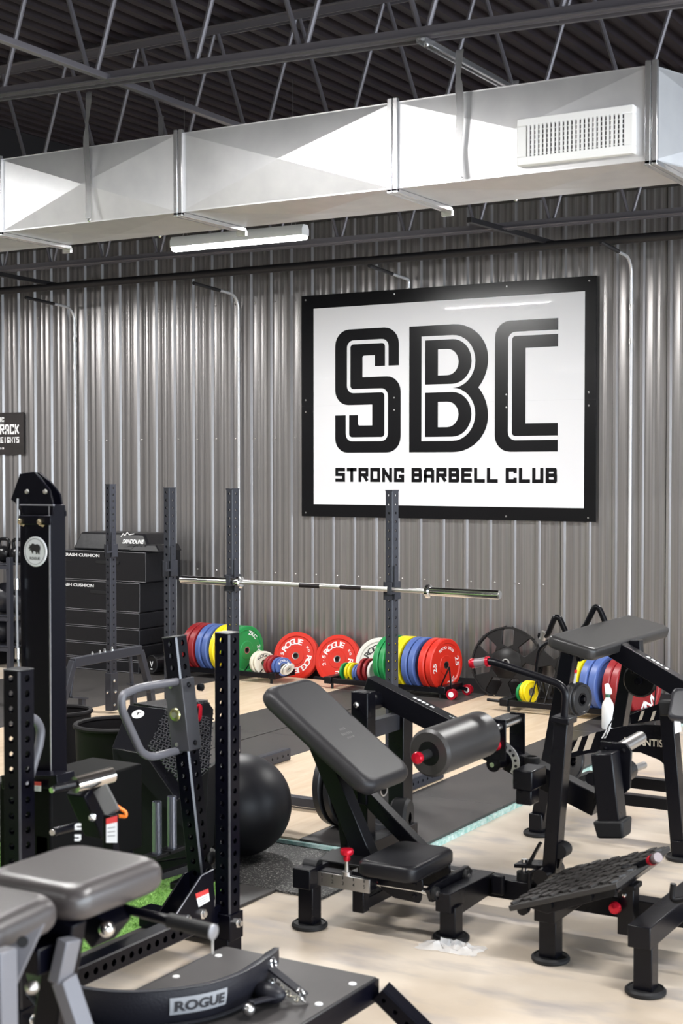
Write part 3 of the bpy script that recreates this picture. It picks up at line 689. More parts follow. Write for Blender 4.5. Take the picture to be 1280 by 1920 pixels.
# cart 1: left of the middle stand
Y1 = 11.05; c1 = cart(-8.35, ay(532, 1275, Y1).x, Y1, .04, 'black plate cart at the wall, left of the two leaning red plates', False, False)
G1 = 'plates on the left cart'
ZT = [('ZKC', .72, .04, 60, 14), ('20', .72, .04, 0, 14)]
row(c1, Y1, .03, [(376, BIG, .062, 'dark red', None, 'outer dark red plate, leftmost on the left cart', None), (388, BIG, .062, 'dark red', None, 'inner dark red plate next to the blue pair on the left cart', None),
 (401, BIG, .058, 'blue', None, 'left blue plate of the left cart', None), (413, BIG, .058, 'blue', ZT, 'right blue plate of the left cart, beside the yellow pair', None),
 (427, BIG, .055, 'yellow', None, 'left yellow plate of the left cart, beside the blue pair', None), (438, BIG, .055, 'yellow', ZT, 'right yellow plate of the left cart, half behind the stand post', PRINT_K),
 (449, BIG, .05, 'green', None, 'left green plate of the left cart, behind the stand post', None), (460, BIG, .05, 'green', ZT, 'right green plate of the left cart, showing right of the post', None)], G1, 9)
for px, r, t, color, txt, lab, prt, rz in ((487, .105, .035, 'cream', None, 'back one of two small cream plates on the left cart', None, 22), (495, .105, .03, 'cream', [('ROGUE', .66, .028, 90, 26)], 'front small cream plate with black lettering on the left cart', PRINT_K, 30),
 (510, .09, .03, 'dark red', None, 'back small dark red plate on the left cart', None, 20), (516, .09, .03, 'dark red', None, 'front small dark red plate on the left cart', None, 20),
 (524, .083, .028, 'blue', None, 'back small blue plate on the left cart', None, 24), (531, .083, .028, 'blue', [('ROGUE', .70, .020, 90, 26)], 'front small blue plate with white lettering on the left cart', None, 30)):
    c = ay(px, 1250, Y1-.05); plate(r, t, color, txt, (c.x, Y1-.05, .04+.085+r-.02), (0, 0, math.radians(-rz)), lab, 'small plates on the left cart', prt)
for k, (px, lab) in enumerate(((536, 'lower tiny white plate lying tilted at the left cart end'), (541, 'upper tiny white plate lying tilted at the left cart end'))):
    c = ay(px, 1258-k*3, Y1-.08); p = plate(.062, .012, 'white', None, (c.x, Y1-.08, .175), (0, math.radians(32), math.radians(-12)), lab, 'small plates on the left cart')
for px in (384, 411, 438, 470, 499, 517, 532): divider(c1, ay(px, 1250, Y1).x, Y1, .04, .17)
# cart 2: behind the middle stand, right post
Y2 = 11.08; c2 = cart(ay(628, 1285, Y2).x, ay(848, 1302, Y2).x, Y2, .04, 'black plate cart with red casters in front of the leaning white plate')
G2 = 'plates on the middle cart'
row(c2, Y2, .03, [(733, BIG, .05, 'green', None, 'left green plate of the middle cart', None), (744, BIG, .05, 'green', ZT[:1], 'right green plate of the middle cart with white lettering', None),
 (760, BIG, .055, 'yellow', None, 'left yellow plate of the middle cart', None), (771, BIG, .055, 'yellow', ZT, 'right yellow plate of the middle cart, behind the stand post', PRINT_K),
 (786, BIG, .058, 'blue', None, 'left blue plate of the middle cart', None), (799, BIG, .058, 'blue', ZT, 'right blue plate of the middle cart with white lettering', None),
 (818, BIG, .062, 'red', None, 'left bright red plate of the middle cart', None), (832, BIG, .062, 'red', E_TXT, 'right bright red plate of the middle cart, white print on its face', None)], G2, 11)
for px, r, t, color, lab, rz in ((648, .078, .02, 'green', 'small green plate at the left end of the middle cart', 12), (658, .08, .022, 'yellow', 'left small yellow plate of the middle cart', 16), (664, .08, .022, 'yellow', 'right small yellow plate of the middle cart', 16),
 (671, .075, .022, 'blue', 'left small blue plate of the middle cart', 12), (676, .075, .022, 'blue', 'right small blue plate of the middle cart', 12), (685, .105, .03, 'dark red', 'left small red plate of the middle cart', 10), (695, .105, .03, 'dark red', 'right small red plate of the middle cart', 10),
 (704, .10, .03, 'white', 'small white plate beside the green pair on the middle cart', 14)):
    c = ay(px, 1250, Y2-.02); plate(r, t, color, None, (c.x, Y2-.02, .04+.085+r-.02), (0, 0, math.radians(-rz)), lab, 'small plates on the middle cart')
for px in (647, 662, 673, 697, 768, 810): divider(c2, ay(px, 1250, Y2).x, Y2, .04, .18)
for dx in (-.10, .06): mb().tube([(ay(848, 1302, Y2).x-.02+dx*.4, Y2-.13, .11), (ay(845, 1250, Y2).x+.05, Y2-.13, .31)] if dx < 0 else [(ay(862, 1302, Y2).x-.03, Y2-.10, .11), (ay(845, 1250, Y2).x+.05, Y2-.13, .31)], .007, 6).build('end_brace', BLACK, c2)
# cart 3: right, behind the machine
Y3 = 10.75; c3 = cart(ay(955, 1327, Y3).x, ay(1215, 1350, Y3).x, Y3, .04, 'black plate cart at the right, behind the black padded machine', True, False)
G3 = 'plates on the right cart'
row(c3, Y3, .03, [(1092, BIG, .055, 'yellow', None, 'left yellow plate of the right cart', None), (1105, BIG, .055, 'yellow', None, 'right yellow plate of the right cart', None), (1122, BIG, .065, 'blue', None, 'left blue plate of the right cart', None), (1139, BIG, .065, 'blue', ZT, 'right blue plate of the right cart with white lettering', None),
 (1165, BIG, .062, 'dark red', None, 'left dark red plate of the right cart', None), (1180, BIG, .062, 'dark red', None, 'middle dark red plate of the right cart, behind the machine leg', None),
 (1205, BIG, .062, 'dark red', [('INV', .66, .09, -70, 28)], 'right dark red plate of the right cart with big white letters', None)], G3, 14)
for px, r, color, lab in ((981, .078, 'green', 'small green plate on the right cart'), (989, .088, 'yellow', 'left small yellow plate on the right cart'), (995, .088, 'yellow', 'right small yellow plate on the right cart')):
    c = ay(px, 1295, Y3); plate(r, .025, color, None, (c.x, Y3, .04+.085+r-.02), (0, 0, math.radians(-20)), lab, 'small plates on the right cart')
for px in (1003, 1015, 1030, 1045, 1060, 1152): divider(c3, ay(px, 1290, Y3).x, Y3, .04, .25)

# spoked deadlift wheels leaning on the wall
WHL = mat('wheel_black', (.006, .005, .005), .38, spec=.3)
def spoked(px, py, Y, label, yaw, r=.31):
    t = thing('spoked_wheel', label, 'weight plate', (0, 0, 0), 'black spoked wheel plates leaning on the wall')
    T = .03
    mb().lathe([(r*.955, -T), (r, -T), (r, T), (r*.955, T)], (0, 0, 0), (0, 1, 0), 64, closed=True).build('rim', WHL, t, ang=30)
    mb().lathe([(.026, -T*1.3), (.09, -T*1.1), (.115, -T*.6), (r*.46, -T*.55), (r*.46, T*.4), (.026, T)], (0, 0, 0), (0, 1, 0), 36, closed=True).build('hub', WHL, t, ang=30)
    mb().lathe([(.026, -T*1.4), (.036, -T*1.4), (.036, -T), (.026, -T)], (0, 0, 0), (0, 1, 0), 24, closed=True).build('hub_ring', STEEL, t)
    for k in range(7):
        a = 2*PI*k/7+.22; ca, sa = math.cos(a), math.sin(a); pts = []
        for u in (r*.42, r*.54, r*.75, r*.88, r*.965): pts.append((u, max(.008, (2*PI*u/7-.098)/2) if r*.5 < u < r*.9 else PI*u/7-.002-(.014 if u > r*.9 else 0)))
        poly = [(u, h) for u, h in pts]+[(u, -h) for u, h in pts[::-1]]
        mb().prism([(u*ca-h*sa, -T*.7, u*sa+h*ca) for u, h in poly], (0, T*1.0, 0)).build('spoke', WHL, t, .003)
    c = ay(px, py, Y); t.location = (c.x, Y, r*math.cos(math.radians(11))+.012)
    t.rotation_euler = (Matrix.Rotation(math.radians(yaw), 4, 'Z') @ Matrix.Rotation(math.radians(-11), 4, 'X')).to_euler()
    return t
spoked(950, 1240, 11.36, 'black spoked wheel plate leaning on the wall, left one, fully in view', 6)
spoked(1072, 1255, 11.36, 'black spoked wheel plate leaning on the wall, half hidden by the machine', 6)

# ================================================================== SQUAT STANDS AND BARBELL
def squat_stand(xa, xb, Y, z, label, feet=True, cups=True, cupz=1.245, base=True):
    t = thing('squat_stand', label, 'squat stand', ((xa+xb)/2, Y, z), 'charcoal squat stands with drilled posts')
    for x, s in ((xa, 1), (xb, -1)):
        u = mb()
        u.holed((x, Y, z+.32), (x, Y, z+1.805), .0508, .076, (1, 0, 0), .0508, .0085, 'wd')
        p = u.build('upright', RACK, t)
        sl = mb().box((x-.031, Y-.044, z+.02), (x+.031, Y+.044, z+.32)).build('foot_sleeve', RACK, t, .003)
        for bz in (.07, .17, .26): mb().lathe([(.013, 0), (.013, .01), (.007, .016), (0, .018)], (x+.031, Y-.015 if bz != .17 else Y+.0, z+bz), (1, 0, 0), 6).build('bolt', BOLT, sl)
        mb().lathe([(.013, 0), (.013, .01), (.007, .016), (0, .018)], (x, Y-.044, z+.17), (0, -1, 0), 6).build('bolt', BOLT, sl)
        mb().box((x-.0255, Y-.038, z+1.805), (x+.0255, Y+.038, z+1.812)).build('post_cap', RACK, t)
        if feet:
            f = mb().holed((x, Y-.56, z+.04), (x, Y+.62, z+.04), .060, .076, (1, 0, 0), .062, .009, 'd').build('foot', RACK, t)
        if cups:
            j = mb(); j.box((x-.034, Y-.044, z+cupz-.075), (x+.034, Y-.038, z+cupz+.03)); j.box((x-.034, Y-.044, z+cupz-.075), (x-.0255, Y+.044, z+cupz+.03)); j.box((x+.0255, Y-.044, z+cupz-.075), (x+.034, Y+.044, z+cupz+.03)); j.box((x-.034, Y+.038, z+cupz-.075), (x+.034, Y+.045, z+cupz+.03))
            jc = j.build('bar_hook', RACK, t, .002)
            k = mb(); k.prism([(x+.034, Y-.04, z+cupz-.07), (x+.034, Y-.04, z+cupz+.125), (x+.034, Y-.015, z+cupz+.125), (x+.034, Y-.015, z+cupz+.02), (x+.034, Y+.02, z+cupz-.005), (x+.034, Y+.035, z+cupz-.07)], (.007, 0, 0))
            k.box((x+.034, Y-.115, z+cupz-.035), (x+.06, Y-.03, z+cupz-.022)); k.box((x+.034, Y-.122, z+cupz-.035), (x+.06, Y-.113, z+cupz+.03))
            k.build('hook_lip', RACK, jc)
    if base: mb().beam((xa, Y-.50, z+.04), (xb, Y-.50, z+.04), .06, .05).build('cross_member', RACK, t, .003)
    return t
squat_stand(-5.235, -4.10, 7.50, .04, 'charcoal squat stand holding the barbell, in the middle of the view')
squat_stand(-6.97, -5.88, 7.70, .04, 'charcoal squat stand with its right post just left of the barbell', feet=False, cupz=1.3, base=False)
squat_stand(-8.95, -7.43, 8.97, .04, 'charcoal squat stand at the left, its post in front of the foam boxes', feet=False, cupz=1.31, base=False)
# barbell rests on the hooks, just in front of the posts
BY, BZ = 7.42, 1.283
bb = thing('barbell', 'steel barbell with no plates resting on the middle squat stand', 'barbell', (-4.6, BY, BZ))
bl, br = ay(340, 1071, BY).x, ay(937, 1097, BY).x; BZc = 1.275
bc = (bl+br)/2
mb().cyl((bc-.65, BY, BZc), (bc+.65, BY, BZc), .0142, 16).build('shaft', mat('knurled_steel', (.62, .61, .60), .35, 1, bump=(900, .4)), bb)
for s, nm in ((-1, 'l'), (1, 'r')):
    mb().cyl((bc+s*.668, BY, BZc), (bc+s*1.098, BY, BZc), .025, 28).build('sleeve', CHROME, bb)
    mb().lathe([(.015, 0), (.030, 0), (.039, .006), (.039, .024), (.030, .030), (.025, .030)], (bc+s*.640, BY, BZc), (s, 0, 0), 28).build('collar', CHROME, bb, ang=25)
    mb().cyl((bc+s*1.098, BY, BZc), (bc+s*1.104, BY, BZc), .021, 24).build('end_cap', STEEL, bb)
for a, b in ((-.215, -.07), (.07, .215)):
    mb().cyl((bc+a, BY, BZc), (bc+b, BY, BZc), .0146, 16).build('dark_band', mat('bar_band', (.02, .015, .018), .3, .4), bb)

# ================================================================== BACK LEFT: foam boxes, shelf, low frame, roller
FOAM = mat('black_foam_cover', (.007, .007, .009), .45, spec=.3, bump=(18, .8)); FOAM2 = mat('foam_side', (.010, .010, .011), .6, bump=(18, .6))
PIPE = mat('seam_piping', (.12, .12, .13), .5)
def foam_box(x0, x1, ya, yb, z0, z1, label, text=None):
    t = thing('foam_box', label, 'plyometric box', ((x0+x1)/2, ya, z0), 'stack of black foam plyometric boxes')
    mb().box((x0, ya, z0+.002), (x1, yb, z1-.002)).build('cover', FOAM, t, .012, seg=3)
    for pts in ([(x0, ya-.001, z0+.008), (x1, ya-.001, z0+.008), (x1, ya-.001, z1-.008), (x0, ya-.001, z1-.008)],): mb().tube(pts, .0035, 5, closed=True).build('piping', PIPE, t)
    if z1-z0 > .25:
        mb().box((x0+.42, ya-.006, (z0+z1)/2+.02), (x0+.70, ya-.001, (z0+z1)/2+.05)).build('handle_slot', VOID, t, .002)
    if text:
        m = mb(); flat_text(m, text, (x1-.79, ya-.003, z1-.05), (1, 0, 0), (0, 0, 1), .030, .46, bold=.03); m.build('lettering', TW, t)
    return t
FY = 10.9
edges = [1262, 1241, 1212, 1181, 1150, 1093, 1035]; fx = [ay(260, 1200, FY).x, ay(262, 1200, FY).x, ay(261, 1200, FY).x, ay(261, 1200, FY).x, ay(262, 1200, FY).x, ay(273, 1100, FY).x]
zs = [.02]+[ay(262, e, FY).z for e in edges[1:]]
names = ['bottom foam box of the stack, standing on the mat', 'second foam box from the bottom of the stack', 'third foam box from the bottom of the stack', 'thin foam box under the two thick lettered ones', 'thick foam box second from the top, white print along its top edge', 'topmost thick foam box of the stack, directly under the low bag']
for i in range(6):
    foam_box(fx[i]-1.02, fx[i], FY, FY+.55, zs[i], zs[i+1], names[i], 'CRASH CUSHION' if i >= 4 else None)
zt = zs[6]
t = thing('sand_bag_pad', 'low black bag with small white print on top of the foam stack', 'bag', (-9.0, FY+.2, zt))
m = mb(); a, b = ay(130, 1000, FY), ay(258, 1000, FY)
m.prism([(a.x+.02, FY+.02, zt), (b.x+.14, FY+.02, zt), (b.x+.0, FY+.1, zt+.17), (a.x+.06, FY+.1, zt+.17)], (0, .35, 0)); m.build('body', FOAM, t, .02)
mb().prism([(b.x-.12, FY+.004, zt+.005), (b.x+.26, FY+.004, zt+.005), (b.x+.18, FY+.05, zt+.07), (b.x-.05, FY+.05, zt+.07)], (0, .35, 0)).build('flap', FOAM, t, .01)
m = mb(); flat_text(m, 'SANDDUNE', (b.x-.07, FY+.020, zt+.095), (1, 0, 0), (0, .45, 1), .040, .25, bold=.02); stroke(m, [(0, 0), (.03, .03), (.05, .01), (.08, .045), (.10, .02), (.16, .03)], .008, (b.x-.22, FY+.02, zt+.14), (1, 0, 0), (0, 0, 1)); m.build('lettering', TW, t)
t = thing('storage_rack', 'black steel storage rack with kettlebells and balls at the left edge', 'shelf rack', (-11.2, 10.9, 0))
RX0, RX1 = -12.0, -10.1; shz = [.22, .52, 1.03]
for x in (RX0, RX1):
    for y in (10.65, 11.2): mb().cbox((x, y, .55), (.05, .05, 1.1)).build('post', RACK, t, .003)
for z in shz:
    mb().box((RX0, 10.62, z-.05), (RX1, 10.66, z)).build('shelf_beam', RACK, t, .003)
    mb().box((RX0, 10.62, z-.012), (RX1, 11.2, z-.002)).build('shelf', RACK, t, .002)
def kettlebell(x, y, z, label):
    k = thing('kettlebell', label, 'kettlebell', (x, y, z), 'black kettlebells on the top shelf')
    mb().ball((x, y, z+.085), .09, 20, 12, (1, 1, .95)).build('body', PLASTIC, k)
    mb().tube(arc_path([(x-.05, y, z+.13), (x-.075, y, z+.235), (x+.075, y, z+.235), (x+.05, y, z+.13)], .06, 5), .017, 10).build('handle', STEEL if False else PLASTIC, k)
kx = [ay(p, 1030, 10.85).x for p in (8, 34)]
kettlebell(kx[0], 10.85, 1.03, 'kettlebell nearest the left edge on the top shelf'); kettlebell(kx[1], 10.85, 1.03, 'kettlebell on the top shelf beside the tall rig column')
for i, (px, z, r, lab) in enumerate(((10, .52, .155, 'large black ball on the middle shelf, at the left edge'), (38, .52, .12, 'black ball on the middle shelf, half behind the tall column'), (4, .22, .12, 'black ball on the lower shelf, at the left edge'), (36, .22, .12, 'dark blue-black ball on the lower shelf, half behind the tall column'))):
    p = ay(px, 1100, 10.85); tag(mb().ball((p.x, 10.85, z+r), r, 28, 16).build('medicine_ball', mat('ball_rubber', (.02, .02, .026), .35)), lab, 'medicine ball', 'medicine balls on the storage rack')
tag(mb().box((-11.9, 10.72, .0), (-10.4, 11.12, .14)).build('storage_bin', PLASTIC, None, .01), 'dark low bin under the storage rack at the left edge', 'bin')
# low steel frame on the left platform
t = thing('low_steel_frame', 'low black steel frame with four bright bolts, standing on the left platform', 'frame stand', (-7.2, 8.6, .04))
FXX = -7.2
def F(px, py): return ax(px, py, FXX)
a, b = F(136, 1243), F(262, 1218)
mb().beam(a, b, .055, .07).build('top_beam', RACK, t, .004)
mb().beam(F(137, 1240), V3((FXX, F(116, 1280).y, .25)), .05, .05).build('leg', RACK, t, .004); mb().beam(F(262, 1220), V3((FXX, F(282, 1290).y, .20)), .05, .05).build('leg', RACK, t, .004)
p = F(116, 1280); mb().beam((FXX, p.y, .26), (FXX, p.y-.02, .045), .05, .05).build('leg', RACK, t, .004)
p = F(282, 1290); mb().beam((FXX, p.y, .21), (FXX, p.y+.02, .045), .05, .05).build('leg', RACK, t, .004)
for (u0, u1) in (((138, 1250), (131, 1306)), ((244, 1228), (250, 1318))): mb().tube([F(*u0), F(*u1)], .016, 10).build('round_bar', RACK, t)
for u0, u1 in (((130, 1307), (160, 1309)), ((243, 1283), (272, 1284))): mb().beam(F(*u0), F(*u1), .06, .012).build('bracket', RACK, t)
q = F(154, 1309); mb().beam(q, (FXX, q.y, .04), .04, .04).build('leg', RACK, t, .003); q = F(250, 1300); mb().beam(q, (FXX, q.y, .04), .04, .04).build('leg', RACK, t, .003)
for px, py in ((173, 1224), (187, 1221), (196, 1218), (210, 1214)):
    p = F(px, py+4); mb().lathe([(.014, -.02), (.014, 0), (.009, .012), (.006, .025), (0, .026)], p, (0, 0, 1), 8).build('bolt', BOLT, t)
# black roller with round white badge
p = az(285, 1262, .04); rr = .085
t = thing('foam_roller', 'black roller lying by the left platform, white V on its round end', 'roller', (p.x, p.y, .04))
dv = V3((.25, 1, 0)).normalized(); c0 = V3((p.x, p.y, .04+rr))
mb().cyl(c0, c0+dv*.5, rr, 28).build('body', PLASTIC, t); mb().lathe([(rr*.8, 0), (rr*.95, -.005), (rr, 0)], c0, dv, 28).build('rim', RUBBER, t)
m = mb(); flat_text(m, 'V', c0-dv*.006, (1, 0, 0), (0, 0, 1), .055, .04, bold=.02); m.box((c0.x-.012, c0.y-.01, c0.z-.05), (c0.x+.012, c0.y-.008, c0.z-.04)); m.build('badge', TW, t)

# ================================================================== BALL, TUBS, SLED, SPARE PLATES
bc_ = ad(452, 1512, 7.42); br_ = 95/FPX*7.42
tag(mb().ball((bc_.x, bc_.y, br_+.012), br_, 48, 28).build('exercise_ball', mat('ball_black', (.007, .007, .010), .45, spec=.35, bump=(60, .15), rvar=.06)), 'big matt black exercise ball on the speckled mat', 'ball')
def tub(x, y, r, h, label):
    t = thing('chalk_tub', label, 'tub', (x, y, 0), 'black round tubs on the turf')
    mb().lathe([(r*.9, .008), (r*.93, .03), (r, h-.03), (r*1.03, h-.015), (r*1.02, h), (r*.96, h), (r*.95, h-.03), (r*.86, .03), (0, .03)], (x, y, 0), (0, 0, 1), 40).build('body', mat('tub_black', (.005, .004, .005), .6, spec=.2), t, ang=50)
    mb().tube([(x+(r*1.0)*math.cos(a*PI/18), y+(r*1.0)*math.sin(a*PI/18), h-.01) for a in range(36)], .014, 8, closed=True).build('rim', mat('tub_black', (.01,)*3, .5), t)
    return t
p = ad(217, 1355, 7.5); tub(p.x, p.y, .206, p.z, 'open black round tub on the turf left of the sled')
p = ad(118, 1330, 8.7); tub(p.x, p.y, .165, p.z, 'second black round tub, behind the tall rig column')
# spare black bumper plates standing on the platform behind the bench
G = 'black plates standing behind the padded bench'
for k, (px, r) in enumerate(((607, .235), (616, .228), (627, .225), (640, .225), (652, .22))):
    c = az(px, 1568, .04); 
    plate(r, .045, 'black', None, (-4.02+k*.062, 6.78, .04+r), (0, 0, math.radians(-6)), ('leftmost', 'second', 'third', 'fourth', 'rightmost')[k]+' black bumper plate standing on edge behind the padded bench', G)
# push sled
SL = V3((0, 0, 0)); DT = mat('diamond_plate', (.016, .016, .018), .3, .3, bump=None)
t = thing('push_sled', 'black push sled with diamond tread panels and a round white badge', 'sled', (-4.35, 5.5, .01))
D1 = 6.75
def sd(x, y, d=0): return ad(x, y, D1+d)
bk = (ray(300, 1400).normalized())*.012
pan = [sd(242, 1322, .25), sd(312, 1330, .2), sd(272, 1413, -.02), sd(210, 1402, .0)]
mb().prism(pan, bk).build('front_panel', BLACK, t, .002)
tr = [sd(312, 1330, .2), sd(388, 1314, .35), sd(400, 1330, .3), sd(392, 1440, .0), sd(332, 1500, -.1), sd(272, 1413, -.02)]
mb().prism(tr, bk).build('tread_panel', BLACK, t, .002)
# raised diamond bars on the tread panel
e0 = (tr[1]-tr[0]).normalized(); nn = (tr[1]-tr[0]).cross(tr[3]-tr[0]).normalized(); 
if nn.y > 0: nn = -nn
e1 = nn.cross(e0).normalized(); 
if e1.z > 0: e1 = -e1
def inpoly(px, py, poly):
    r = False; j = len(poly)-1
    for i in range(len(poly)):
        xi, yi = poly[i]; xj, yj = poly[j]
        if ((yi > py) != (yj > py)) and (px < (xj-xi)*(py-yi)/(yj-yi)+xi): r = not r
        j = i
    return r
P2 = [((q-tr[0]).dot(e0), (q-tr[0]).dot(e1)) for q in tr]; m = mb()
for i in range(-12, 30):
    for j in range(-2, 46):
        u, v = i*.0165, j*.0125+(i % 2)*.006
        if not inpoly(u, v, P2): continue
        s = 1 if (i+j) % 2 else -1; c = tr[0]+e0*u+e1*v+nn*.0
        m.beam(c-(e0*.007+e1*.005*s), c+(e0*.007+e1*.005*s), .0045, .005, nn)
dm = m.build('diamond_tread', mat('tread_bright', (.10, .10, .11), .25, .6), t); dm['kind'] = 'stuff'
lo = [sd(210, 1402, 0), sd(272, 1413, -.02), sd(332, 1500, -.1), sd(392, 1440, 0), sd(385, 1600, .1), sd(225, 1625, 0)]
m = mb(); m.prism(lo, (-.05, .14, 0)); m.build('side_plate', SATIN, t, .004)
top = [sd(250, 1318, .3), sd(330, 1308, .5), sd(390, 1312, .37), sd(312, 1328, .22)]; mb().prism(top, (0, 0, -.012)).build('top_plate', BLACK, t, .002)
pc_ = (pan[0]*.48+pan[1]*.28+pan[2]*.10+pan[3]*.14); nb = (pan[1]-pan[0]).cross(pan[3]-pan[0]).normalized()
if nb.y > 0: nb = -nb
pc_ = sd(259, 1341, .19); pc_ = pc_-nb*((pc_-pan[0]).dot(nb))
mb().lathe([(0, .003), (.028, .003), (.030, .001), (.030, 0)], pc_, nb, 28).build('badge', WHITE, t)
ebx = (pan[1]-pan[0]).normalized(); eby = nb.cross(ebx)
if eby.z < 0: eby = -eby
m = mb(); flat_text(m, 'T', pc_+nb*.0045, ebx, eby, .022, .028, bold=.04); m.build('badge_letter', PRINT_K, t)
for px, y0_, y1_, d in ((294, 1503, 1600, 6.35), (322, 1493, 1590, 6.42)):
    a, b = ad(px, y0_, d), ad(px, y1_, d); b = V3((a.x, a.y, b.z)); g_ = mb().lathe([(.021, 0), (.021, -(a.z-b.z)), ], a, (0, 0, 1), 20); g_.lathe([(.021, 0), (.016, 0), (.016, -.05)], a, (0, 0, 1), 20)
    g_.build('push_pole_socket', mat('clear_sleeve', (.20, .21, .25), .12, .7), t)
    mb().cbox((a.x, a.y, b.z-.008), (.07, .1, .016)).build('socket_base', SATIN, t, .002)
rz = ad(372, 1326, 6.9); mb().tube(arc_path([rz+V3((0, -.03, 0)), rz+V3((.035, -.03, .02)), rz+V3((.03, -.03, -.05)), rz+V3((0, -.03, -.07))], .02, 4), .009, 8).build('red_strap', REDM, t)
for p0_, p1_ in (((372, 1620), (300, 1642)), ((352, 1648), (325, 1662))): mb().beam(ad(*p0_, 6.5), ad(*p1_, 6.4), .04, .03).build('skid_bracket', SATIN, t, .003)
mb().beam(ad(230, 1632, 6.9), ad(392, 1610, 6.9), .05, .05).build('skid', SATIN, t, .004)

# ================================================================== HIP THRUST MACHINE (centre right)
ht = thing('hip_thrust_machine', 'black padded hip thrust machine with red knobs and a ribbed foot plate', 'gym machine', (-2.7, 5.6, 0))
YR = 5.84
def foot(x, y, t, top=.20, h=0):
    l = mb().box((x-.037, y-.037, .02), (x+.037, y+.037, top)).build('leg', BLACK, t, .004)
    mb().lathe([(0, 0), (.072, 0), (.078, .006), (.078, .016), (.070, .024), (.066, .024), (.064, .020), (.03, .020), (0, .02)], (x, y, .001), (0, 0, 1), 32).build('foot_pad', RUBBER, l)
def cross(x, ya, yb, t, z=.225, w_=.088, h=.085, nm='cross_beam'):
    return mb().box((x-w_/2, ya, z-h/2), (x+w_/2, yb, z+h/2)).build(nm, BLACK, t, .004)
# base
mb().box((-3.35, YR-.045, .10), (-1.35, YR+.045, .185)).build('base_rail', BLACK, ht, .004)
foot(-3.30, 5.30, ht); cross(-3.30, 5.23, 6.22, ht)
foot(-2.70, 5.46, ht, .15); 
mb().prism([(-2.745, 5.40, .21), (-2.745, YR, .20), (-2.745, YR, .11), (-2.745, 5.50, .10), (-2.745, 5.40, .13)], (.07, 0, 0)).build('cross_beam', BLACK, ht, .003)
mb().prism([(-2.775, 5.36, .225), (-2.775, 5.42, .238), (-2.775, 5.74, .240), (-2.775, 5.78, .21), (-2.775, 5.74, .175), (-2.775, 5.40, .165)], (.022, 0, 0)).build('rod_bracket', BLACK, ht, .003)
mb().box((-2.66, YR-.075, .12), (-2.60, YR-.045, .21)).build('bolt_plate', BLACK, ht, .01)
foot(-2.24, 5.43, ht, .19); cross(-2.24, 5.36, YR, ht, .215)
foot(-1.79, 5.27, ht, .19); cross(-1.79, 5.19, YR+.1, ht, .235)
for x, y in ((-2.70, 5.88), (-1.79, 6.25)): pass
foot(-3.30, 6.16, ht); 
# slide rods and carriage
for y in (5.40, 5.70):
    mb().cyl((-3.24, y, .205), (-2.75, y, .205), .0155, 16).build('slide_rod', CHROME, ht)
    mb().cyl((-2.752, y-.0, .205), (-2.735, y, .205), .028, 20).build('rod_end_cap', RUBBER, ht); mb().cyl((-2.735, y, .205), (-2.728, y, .205), .012, 10).build('bolt', STEEL, ht)
for y in (5.385, 5.64):
    mb().prism([(-3.02, y, .262), (-2.80, y, .262), (-2.795, y, .235), (-2.805, y, .17), (-2.815, y, .155), (-2.93, y, .160), (-2.99, y, .185), (-3.02, y, .225)], (0, .012, 0)).build('carriage_plate', BLACK, ht, .003)
for x, z in ((-2.835, .235), (-2.835, .185), (-2.875, .252)): mb().lathe([(.009, 0), (.009, .006), (0, .008)], (x, 5.385, z), (0, -1, 0), 8).build('bolt', BOLT if z > .25 else BLACK, ht)
mb().cyl((-2.93, 5.42, .205), (-2.85, 5.42, .205), .026, 18).build('slide_bearing', BLACK, ht)
mb().box((-3.02, 5.34, .255), (-2.80, 5.66, .264)).build('seat_base', BLACK, ht, .002)
# seat pad
seat = mb(); blobpad(seat, (-2.915, 5.465, .300), (1, 0, 0), (0, 1, 0), (0, 0, 1), .275, .40, .07, .020); seat.build('seat_pad', VINYL, ht, ang=60)
# adjuster block with scale, red pull knob
ad0, ad1 = ay(597, 1650, 5.30), ay(697, 1672, 5.30)
mb().box((-3.265, 5.30, .195), (-3.0, 5.36, .255)).build('adjuster_block', BLACK, ht, .004)
sc1 = mb().box((-3.268, 5.292, .192), (-3.0, 5.300, .25)).build('scale_plate', STEEL, ht, .001)
m = mb()
for k in range(5): m.box((-3.235+k*.052, 5.290, .235), (-3.231+k*.052, 5.292, .247))
for k in range(5): flat_text(m, str(k+1), (-3.233+k*.052, 5.2915, .218), (1, 0, 0), (0, 0, 1), .016, bold=.01)
m.build('scale_marks', PRINT_K, sc1)
mb().prism([az(597, 1616, .262), az(690, 1630, .262), az(700, 1606, .262), az(622, 1596, .262)], (0, 0, .012)).build('cover_plate', SATIN, ht, .004)
kx, ky, kz = -3.12, 5.31, .215
mb().cyl((kx, ky, kz), (kx, ky, kz+.10), .010, 14).build('pull_pin', STEEL, ht); mb().cyl((kx, ky, kz+.035), (kx, ky, kz+.05), .022, 18).build('pin_washer', STEEL, ht)
mb().lathe([(.012, .095), (.016, .105), (.014, .118), (.027, .125), (.030, .136), (.026, .146), (0, .148)], (kx, ky, kz), (0, 0, 1), 24).build('red_knob', REDM, ht)
mb().cyl((-3.34, 5.33, .26), (-3.27, 5.33, .26), .03, 16).build('end_roller', RUBBER, ht)
mb().cbox((-3.08, 5.36, .135), (.055, .055, .095)).build('stub_leg', BLACK, ht, .004); mb().beam((-3.08, 5.36, .12), (-3.06, YR, .13), .045, .05).build('stub_rail', BLACK, ht, .004)
